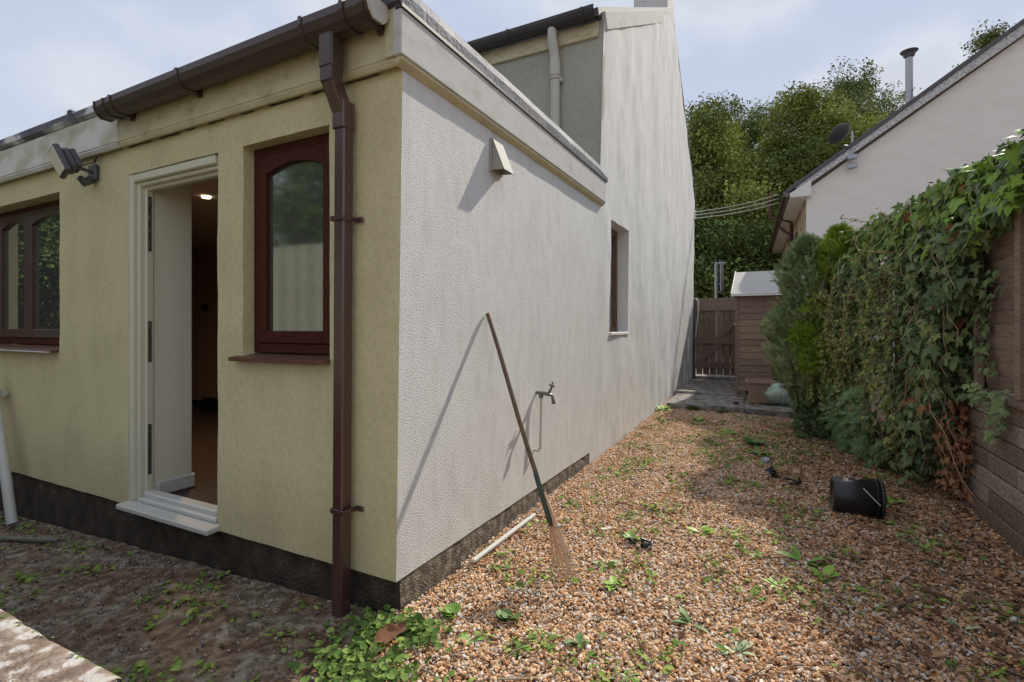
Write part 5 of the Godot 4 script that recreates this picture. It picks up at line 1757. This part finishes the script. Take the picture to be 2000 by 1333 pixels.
# ---------------------------------------------------------------- gravel
func pebble() -> ArrayMesh:
	var t := (1.0 + sqrt(5.0)) / 2.0
	var v := [Vector3(-1, t, 0), Vector3(1, t, 0), Vector3(-1, -t, 0), Vector3(1, -t, 0), Vector3(0, -1, t), Vector3(0, 1, t), Vector3(0, -1, -t), Vector3(0, 1, -t), Vector3(t, 0, -1), Vector3(t, 0, 1), Vector3(-t, 0, -1), Vector3(-t, 0, 1)]
	for i in 12: v[i] = v[i].normalized() * r(0.72, 1.2)
	var mb := MB.new(false)
	for f in [[0, 11, 5], [0, 5, 1], [0, 1, 7], [0, 7, 10], [0, 10, 11], [1, 5, 9], [5, 11, 4], [11, 10, 2], [10, 7, 6], [7, 1, 8], [3, 9, 4], [3, 4, 2], [3, 2, 6], [3, 6, 8], [3, 8, 9], [4, 9, 5], [2, 4, 11], [6, 2, 10], [8, 6, 7], [9, 8, 1]]:
		mb.tri_out(v[f[0]], v[f[1]], v[f[2]], Vector3.ZERO)
	return mb.mesh()

func litter_share(x: float, z: float) -> float:   # how much leaf litter lies there
	var a := smoothstep(1.25, 2.35, x + 0.22 * nz.get_noise_2d(x * 60, z * 60) + 0.25 * smoothstep(-1.5, -3.2, z))
	return clampf(a, 0, 1)

func gravel():
	rng.seed = 123
	var pm := pebble()
	var xf := []
	var cols := []
	var warm := [Color(0.6, 0.345, 0.165), Color(0.68, 0.44, 0.25), Color(0.5, 0.245, 0.1), Color(0.75, 0.56, 0.37), Color(0.64, 0.385, 0.2)]
	var pale := [Color(0.78, 0.7, 0.6), Color(0.72, 0.6, 0.47), Color(0.66, 0.61, 0.55)]
	var dark := [Color(0.24, 0.15, 0.09), Color(0.32, 0.19, 0.11), Color(0.3, 0.27, 0.25)]
	var tries := 0
	while xf.size() < 230000 and tries < 900000:
		tries += 1
		var z := 1.75 - pow(rng.randf(), 1.15) * 8.1
		var x := r(-0.2, 2.75)
		if z > -0.02 and x < edge_x(z) + r(-0.12, 0.05): continue
		if z <= -0.02 and x < 0.0: continue
		if z < -5.75 - 0.1 * sin(x * 3.0) + r(-0.08, 0.05): continue
		var li := litter_share(x, z)
		if rng.randf() < li * 0.25: continue
		var s := lerpf(0.003, 0.0086, pow(rng.randf(), 1.25)) * (1.4 if rng.randf() < 0.08 else 1.0)
		var y := ground_y(x, z) + r(-0.012, 0.006) + 0.012 * nz.get_noise_2d(x * 90, z * 90)
		if z > -2.7 and x < 0.1 and z < 0: y += 0.012 * (0.1 - x) / 0.1
		var b := Basis.from_euler(Vector3(r(-0.5, 0.5), r(0, TAU), r(-0.5, 0.5))) * Basis.from_scale(Vector3(s * r(1.0, 2.0), s * r(0.4, 0.8), s * r(0.7, 1.2)))
		xf.append(Transform3D(b, Vector3(x, y, z)))
		var u := rng.randf()
		var c: Color = warm[rng.randi() % 5] if u < 0.7 else pale[rng.randi() % 3] if u < 0.92 - li * 0.1 else dark[rng.randi() % 3]
		cols.append(c * r(0.82, 1.12))
	scatter(self, "gravel", pm, M.stone, xf, cols, "loose tan and orange gravel between the house and the fence", "gravel")
	# leaf litter on the gravel
	xf = []; cols = []
	var lm := oval_leaf(0.3, 0.35)
	for i in 11000:
		var z := r(-5.4, 1.5)
		var x := r(0.7, 2.7)
		if rng.randf() > litter_share(x, z) + 0.05: continue
		xf.append(leaf_at(Vector3(x, ground_y(x, z) + r(0.006, 0.022), z), Vector3(0, 1, 0) + jit(0.5), jit(1), r(0.02, 0.05)))
		cols.append(mix3(Color(0.13, 0.06, 0.03), Color(0.46, 0.25, 0.13), pow(rng.randf(), 1.2)))
	scatter(self, "fallen_leaves", lm, M.dead_leaf, xf, cols, "brown fallen leaves lying thick towards the block wall", "fallen leaves")
	# twigs and bark scraps
	xf = []; cols = []
	var tm := MB.new(true)
	tm.tube([Vector3(0, 0, 0), Vector3(0.03, 0.5, 0.02), Vector3(-0.02, 1, 0)], [0.03, 0.026, 0.015], 5)
	for i in 420:
		var x := r(0.1, 2.65)
		var z := r(-5.0, 1.2)
		if z > 0 and x < edge_x(z): continue
		if rng.randf() > 0.3 + 0.7 * litter_share(x, z): continue
		xf.append(leaf_at(Vector3(x, ground_y(x, z) + 0.014, z), Vector3(0, 1, 0) + jit(0.1), Vector3(r(-1, 1), r(-0.1, 0.1), r(-1, 1)), r(0.04, 0.16)))
		cols.append(mix3(Color(0.08, 0.05, 0.03), Color(0.34, 0.26, 0.17), rng.randf()))
	scatter(self, "twigs", tm.mesh(), M.dead_leaf, xf, cols, "thin brown twigs strewn over the gravel", "twigs")
	# small stones and crumbs on the yard
	xf = []; cols = []
	for i in 3600:
		var x := r(-4.6, 0.1)
		var z := r(0.0, 1.25)
		if x > edge_x(z): continue
		var s := r(0.0015, 0.006) * (2.0 if rng.randf() < 0.03 else 1.0)
		xf.append(Transform3D(Basis.from_euler(jit(3.0)) * Basis.from_scale(Vector3(s * 1.4, s, s)), Vector3(x, ground_y(x, z) + 0.012, z)))
		cols.append(mix3(Color(0.1, 0.08, 0.06), Color(0.5, 0.45, 0.4), pow(rng.randf(), 2.0)))
	scatter(self, "yard_grit", pm, M.stone, xf, cols, "grit and crumbs on the damp concrete yard", "grit")

# ---------------------------------------------------------------- rake, bucket and scraps
func loose_things():
	rng.seed = 31
	var A := Vector3(lean(1.367) + 0.016, 1.367, -0.766)
	var B := Vector3(0.6, 0.03, -0.546)
	var ax := (B - A).normalized()
	var J := A + (B - A) * 0.80
	var rk := thing("leaf_rake", "long brown-handled leaf rake with rusty wire tines leaning on the side wall", "rake", B)
	var mb := MB.new(true)
	var brown := []
	for i in 7: brown.append(A.lerp(A + (B - A) * 0.65, i / 6.0) + Vector3(0.004 * sin(i * 1.1), 0, 0.004 * sin(i * 0.9)))
	mb.tube(brown, [0.0125], 10)
	part(rk, "handle", mb, M.rake_brown)
	mb = MB.new(true)
	mb.tube([A + (B - A) * 0.63, J], [0.0135, 0.0138], 10)
	mb.tube([J, J + ax * 0.02], [0.011], 8)
	part(rk, "socket", mb, M.rake_green)
	var side := ax.cross(Vector3(-0.55, 0.2, 0.85)).normalized()
	side = (Vector3(0.72, 0.12, 0.68) - ax * Vector3(0.72, 0.12, 0.68).dot(ax)).normalized()
	var nrm := ax.cross(side).normalized()
	if nrm.y < 0: nrm = -nrm
	var L := A.distance_to(B)
	mb = MB.new(true)
	mb.tube([A + ax * L * 0.69 - side * 0.02, A + ax * L * 0.69 + side * 0.02], [0.004], 6)
	mb.tube([A + ax * L * 0.69 + nrm * 0.014 - side * 0.016, A + ax * L * 0.69 + nrm * 0.014 + side * 0.016], [0.003], 6)
	part(rk, "clip", mb, M.brass)
	for k in 11:
		var f := (k - 5) / 5.0
		mb = MB.new(true)
		var p0 := A + ax * L * 0.70 + side * f * 0.02 + nrm * 0.012
		var p1 := A + ax * L * 0.82 + side * f * 0.06 + nrm * (0.012 + r(-0.004, 0.004))
		var p2 := A + ax * L * (0.955 - 0.012 * absf(f)) + side * (f * 0.15 + r(-0.006, 0.006)) + nrm * r(-0.006, 0.006)
		var p3 := p2 + ax * 0.03 - nrm * 0.03 + Vector3(0, -0.01, 0)
		mb.tube([p0, p1, p2, p3], [0.0042, 0.0042, 0.004, 0.003], 5)
		part(rk, "tine", mb, M.rake_tine)
	for q in [[0.82, 0.064], [0.9, 0.1]]:
		mb = MB.new(true)
		mb.tube([A + ax * L * q[0] - side * q[1] + nrm * 0.016, A + ax * L * q[0] + nrm * 0.018, A + ax * L * q[0] + side * q[1] + nrm * 0.016], [0.0035], 5)
		for s in [-1.0, 1.0]: mb.tube([A + ax * L * q[0] + side * q[1] * s + nrm * 0.008, A + ax * L * q[0] + side * q[1] * s + nrm * 0.026], [0.006], 6)
		part(rk, "spacer", mb, M.galvanised)
	# white trunking beside the plinth
	mb = MB.new()
	mb.bar(Vector3(0.06, 0.035, -0.53), Vector3(0.085, 0.05, -1.27), 0.024, 0.018, Vector3.UP, 0.003)
	solo("trunking_strip", mb, M.pvc_pipe, "length of white plastic trunking lying on the gravel against the plinth", "plastic strip")
	# bucket on its side
	var base := Vector3(1.845, 0.15, -2.315)
	var axis := Vector3(0.985, -0.035, -0.04).normalized()
	var bt := Transform3D(Basis(axis.cross(Vector3.BACK).normalized(), axis, axis.cross(Vector3.BACK).normalized().cross(axis)), base)
	var bk := thing("bucket", "black plastic bucket lying on its side on the gravel", "bucket", base)
	mb = MB.new(true)
	mb.lathe(bt, [Vector2(0.0, 0.012), Vector2(0.09, 0.012), Vector2(0.095, 0.0), Vector2(0.108, 0.0), Vector2(0.113, 0.006), Vector2(0.132, 0.268), Vector2(0.128, 0.268), Vector2(0.106, 0.016), Vector2(0.0, 0.016)], 40)
	part(bk, "body", mb, M.bucket_black)
	mb = MB.new(true)
	mb.lathe(bt, [Vector2(0.131, 0.262), Vector2(0.139, 0.262), Vector2(0.14, 0.275), Vector2(0.13, 0.282), Vector2(0.126, 0.275)], 40)
	mb.lathe(bt, [Vector2(0.129, 0.238), Vector2(0.136, 0.238), Vector2(0.136, 0.244), Vector2(0.13, 0.244)], 40)
	part(bk, "rim", mb, M.bucket_black)
	mb = MB.new(true)
	var pts := []
	for i in 13:
		var t := PI * i / 12.0
		var lx := cos(t) * 0.142
		var ly := 0.25 - sin(t) * 0.11
		var lz := sqrt(maxf(0.0, 0.142 * 0.142 - lx * lx))
		pts.append(bt * Vector3(-lz * 0.75 - 0.003, ly, 0.0) + (bt.basis.z * lx))
	mb.tube(pts, [0.003], 6)
	part(bk, "handle", mb, M.wire_white)
	# scraps
	for s in [[Vector3(1.59, 0.06, -2.81), 0.075, "crumpled scrap of black plastic left of the bucket"], [Vector3(0.83, 0.035, -1.12), 0.055, "small torn strip of black plastic behind the rake"], [Vector3(1.5, 0.06, -3.05), 0.05, "thin curl of black plastic between the jar lid and the bucket"]]:
		mb = MB.new(true)
		var cpos: Vector3 = s[0]
		var sc: float = s[1]
		for i in 5:
			var a := cpos + Vector3(r(-sc, sc), r(-0.01, 0.02), r(-sc, sc) * 0.7)
			mb.tube([a, a + Vector3(r(-sc, sc), r(0, 0.025), r(-sc, sc)), a + Vector3(r(-sc, sc), 0.0, r(-sc, sc))], [0.009, 0.012, 0.006], 5)
		solo("plastic_scrap", mb, M.black_plastic, s[2], "litter", "black plastic scraps on the gravel")
	mb = MB.new(true)
	mb.lathe(Transform3D(Basis(Vector3.RIGHT, 0.25), Vector3(1.42, 0.07, -3.37)), [Vector2(0, 0.02), Vector2(0.02, 0.02), Vector2(0.03, 0.03), Vector2(0.035, 0.03), Vector2(0.03, -0.02), Vector2(0, -0.02)], 16)
	solo("jar_lid", mb, M.galvanised, "small grey cap lying upturned among the weeds near the ivy", "lid")
	for s in [[Vector3(0.56, 0.028, -1.31), 0.9, 0.07, "flat white splinter on the gravel behind the rake head"], [Vector3(2.05, 0.03, -2.0), 0.3, 0.16, "long pale stick left of the fallen bucket"]]:
		mb = MB.new()
		mb.cbox(Transform3D(Basis(Vector3.UP, s[1]), s[0]), Vector3(s[2], 0.008, 0.022), 0.003)
		solo("splinter", mb, M.white_paint, s[3], "splinter")
	for s in [[Vector3(1.8, 0.03, -1.04), 0.6, 0.13], [Vector3(2.17, 0.04, -1.22), -0.5, 0.12]]:
		mb = MB.new()
		mb.cbox(Transform3D(Basis(Vector3.UP, s[1]), s[0]), Vector3(s[2], 0.018, 0.02), 0.004)
		solo("bark_piece", mb, M.rust if s[1] < 0 else M.stake_wood, "dark splinter of bark on the shaded gravel at the right" if s[1] < 0 else "orange-brown sliver of wood in the middle of the gravel", "bark")
	# the big brown leaf among the ground cover
	mb = MB.new(true)
	var lt := leaf_at(Vector3(0.1, 0.05, 0.27), Vector3(0.15, 1, 0.35), Vector3(0.28, 0.15, -0.4), 1.0)
	for i in 8:
		for j in 4:
			var q := []
			for k in [[i, j], [i + 1, j], [i + 1, j + 1], [i, j + 1]]:
				var yv: float = k[0] / 8.0
				var xv: float = k[1] / 4.0 * 2.0 - 1.0
				var wv := 0.034 * pow(sin(PI * clampf(yv * 0.93 + 0.05, 0, 1)), 0.6) * (1.0 + 0.35 * nz.get_noise_2d(yv * 200, xv * 60))
				q.append(lt * Vector3(xv * wv, yv * 0.13, 0.012 * nz.get_noise_2d(yv * 240, xv * 90) + 0.012 * xv * xv))
			mb.quad_out(q[0], q[1], q[2], q[3], q[0] + Vector3(0, -1, 0))
	solo("dry_leaf", mb, M.leaf_brown, "large curled rust-brown dead leaf lying on the green ground cover", "leaf")
	mb = MB.new()
	mb.bar(Vector3(-3.25, -0.16, 0.3), Vector3(-2.75, -0.13, 0.16), 0.035, 0.02, Vector3.UP, 0.004)
	solo("batten", mb, M.board_grey_b, "pale batten lying on the yard at the foot of the front wall", "batten")

# ---------------------------------------------------------------- weeds
func weed(at: Vector2, size: float, n: int, kind: int, m: Material, label: String, group := "weeds in the gravel"):
	var p := Vector3(at.x, ground_y(at.x, at.y) + 0.004, at.y)
	var o := thing("weed", label, "weed", p, group)
	var st := SurfaceTool.new()
	st.begin(Mesh.PRIMITIVE_TRIANGLES)
	var mesh: ArrayMesh = weed_leaves[kind]
	for i in n:
		var a := r(0, TAU)
		var d := Vector3(cos(a), 0, sin(a))
		var lift := r(0.15, 1.1)
		var root := p + d * r(0.0, 0.25) * size
		st.append_from(mesh, 0, leaf_at(root, Vector3.UP * 1.0 - d * lift * 0.8 + jit(0.25), d + Vector3.UP * lift, size * r(0.55, 1.1)))
	var me := MeshInstance3D.new()
	me.name = "leaves"
	me.mesh = st.commit()
	me.material_override = m
	me.position = -p
	o.add_child(me)

var weed_leaves := []
func weeds():
	rng.seed = 61
	weed_leaves = [oval_leaf(0.17, 0.3), oval_leaf(0.3, 0.25), round_leaf(), oval_leaf(0.035, 0.35)]
	var list := [
		[0.74, -1.23, 0.075, 12, 1, "weed_a", "leafy green weed beside the black plastic strip behind the rake"],
		[1.10, -1.49, 0.085, 10, 1, "weed_b", "bright upright weed with broad leaves in the middle of the gravel"],
		[1.28, -1.6, 0.05, 8, 0, "weed_b", "small weed right of the broad-leaved one in mid gravel"],
		[0.70, -0.85, 0.08, 7, 0, "weed_pale", "pale silvery weed just right of the rake tines"],
		[1.63, -1.35, 0.13, 11, 0, "weed_a", "long-leaved dandelion-like weed in the middle right of the gravel"],
		[1.72, -1.2, 0.085, 8, 1, "weed_b", "bright green weed just in front of the long-leaved one"],
		[1.51, -1.02, 0.075, 8, 0, "weed_b", "fresh yellow-green weed left of the long-leaved one"],
		[0.81, -0.65, 0.06, 8, 1, "weed_b", "small bright weed below the pale one near the rake"],
		[1.18, -0.5, 0.08, 9, 0, "weed_c", "dark toothed weed in the lower middle of the gravel"],
		[1.40, -1.33, 0.05, 8, 0, "weed_b", "tiny weed above the fresh yellow-green one"],
		[2.22, -2.62, 0.1, 14, 0, "weed_a", "spreading weed in the shade behind the bucket"],
		[2.23, -1.58, 0.085, 14, 3, "weed_c", "dark tuft of weed on the shaded litter at the right"],
		[0.46, -0.19, 0.06, 11, 2, "weed_c", "round-leaved weed by itself near the house corner"],
		[0.39, 0.02, 0.055, 10, 1, "weed_a", "weed at the right edge of the ground cover"],
		[0.2, -0.11, 0.055, 14, 2, "weed_a", "round-leaved weed against the plinth by the corner"],
		[0.66, -0.09, 0.085, 18, 3, "weed_b", "grassy tuft below the rake in the foreground"],
		[0.58, 0.0, 0.06, 12, 0, "weed_a", "low weed left of the grassy foreground tuft"],
		[1.0, -0.02, 0.075, 14, 3, "weed_a", "grassy weed at the lower edge of the picture"],
		[1.37, -0.39, 0.07, 9, 0, "weed_pale", "pale weed in the lower right of the gravel"],
		[0.06, -5.68, 0.13, 14, 1, "weed_b", "bright weed at the foot of the gable wall by the concrete path"],
		[0.46, -5.84, 0.1, 22, 2, "weed_c", "dark weed along the front edge of the concrete path"],
		[0.84, -5.8, 0.1, 22, 0, "weed_c", "second dark weed along the path edge, nearer the rusty stub"],
		[1.02, -4.41, 0.1, 14, 1, "weed_b", "bright weed patch in the sunny far gravel"],
		[0.62, -5.1, 0.08, 12, 1, "weed_b", "small bright weed in the far gravel near the gable wall"],
		[1.3, -4.0, 0.12, 20, 2, "weed_c", "shaded green weed patch at the edge of the ivy shadow"],
		[1.36, -3.65, 0.11, 18, 0, "weed_a", "weed patch beside the upturned cap"],
		[0.8, -0.14, 0.05, 9, 1, "weed_c", "little weed between the two grassy foreground tufts"],
		[1.08, -0.68, 0.045, 7, 1, "weed_b", "tiny pair of leaves in the open gravel below the rake"],
		[2.2, -0.97, 0.06, 9, 0, "weed_pale", "pale weed at the far lower right"],
		[1.9, -1.0, 0.09, 7, 3, "weed_pale", "thin trailing pale grass blades right of centre"]]
	for w in list: weed(Vector2(w[0], w[1]), w[2], w[3], w[4], M[w[5]], w[6])
	# ground cover at the corner
	var xf := []
	var cols := []
	var lush := []
	var tries := 0
	while xf.size() < 1500 and tries < 9000:
		tries += 1
		var x := r(-0.5, 0.45)
		var z := r(0.02, 0.95)
		var ex := edge_x(z)
		var dens := exp(-pow((x - ex + 0.0) / 0.19, 2.0)) * (0.55 + 1.2 * nz.get_noise_2d(x * 130, z * 130))
		if z < 0.25: dens *= smoothstep(-0.5, -0.1, x) * 1.1
		if rng.randf() > dens: continue
		xf.append(leaf_at(Vector3(x, ground_y(x, z) + r(0.012, 0.05), z), Vector3(0, 1, 0.1) + jit(0.5), jit(1), r(0.014, 0.036)))
		cols.append(mix3(Color(0.07, 0.135, 0.03), Color(0.2, 0.29, 0.07), rng.randf()))
	for i in 420:   # moss and small leaves along the foot and lip of the terrace wall
		var x := r(-4.0, 0.34)
		if nz.get_noise_2d(x * 110, 77) < -0.1: continue
		var lip := i % 3 == 0
		xf.append(leaf_at(Vector3(x, 0.6 if lip else ground_y(x, 1.22) + r(0.0, 0.03), 1.275 + r(-0.004, 0.01) if lip else r(1.12, 1.262)), Vector3(0, 1, -0.4) + jit(0.5), jit(1), r(0.006, 0.012) if lip else r(0.012, 0.03)))
		cols.append(mix3(Color(0.07, 0.12, 0.03), Color(0.16, 0.22, 0.06), rng.randf()))
	scatter(self, "ground_cover", weed_leaves[2], M.leaf, xf, cols, "low green creeping ground cover around the house corner", "ground cover")
	xf = []; cols = []
	for i in 7600:   # seedlings thinly over the gravel and moss in the yard
		var x := r(0.1, 2.5)
		var z := r(-5.6, 1.2)
		if i % 4 == 0:
			x = r(-4.0, -0.1); z = r(0.02, 1.25)
			if nz.get_noise_2d(x * 40 + z * 30, z * 70) < 0.12: continue
		elif nz.get_noise_2d(x * 70, z * 70 + 50) < 0.12 and Vector2(x - 1.25, (z + 3.9) * 0.6).length() > 0.45: continue
		if x > 0 and z > 0 and x < edge_x(z): continue
		for k in 3:
			xf.append(leaf_at(Vector3(x + r(-0.02, 0.02), ground_y(x, z) + r(0.012, 0.022), z + r(-0.02, 0.02)), Vector3.UP + jit(0.6), jit(1) + Vector3(0, 0.3, 0), lerpf(0.01, 0.048, pow(rng.randf(), 2.2))))
			cols.append(mix3(Color(0.1, 0.18, 0.035), Color(0.3, 0.38, 0.09), rng.randf()))
	scatter(self, "seedlings", weed_leaves[1], M.leaf, xf, cols, "tiny green seedlings sprinkled over gravel and yard", "seedlings")
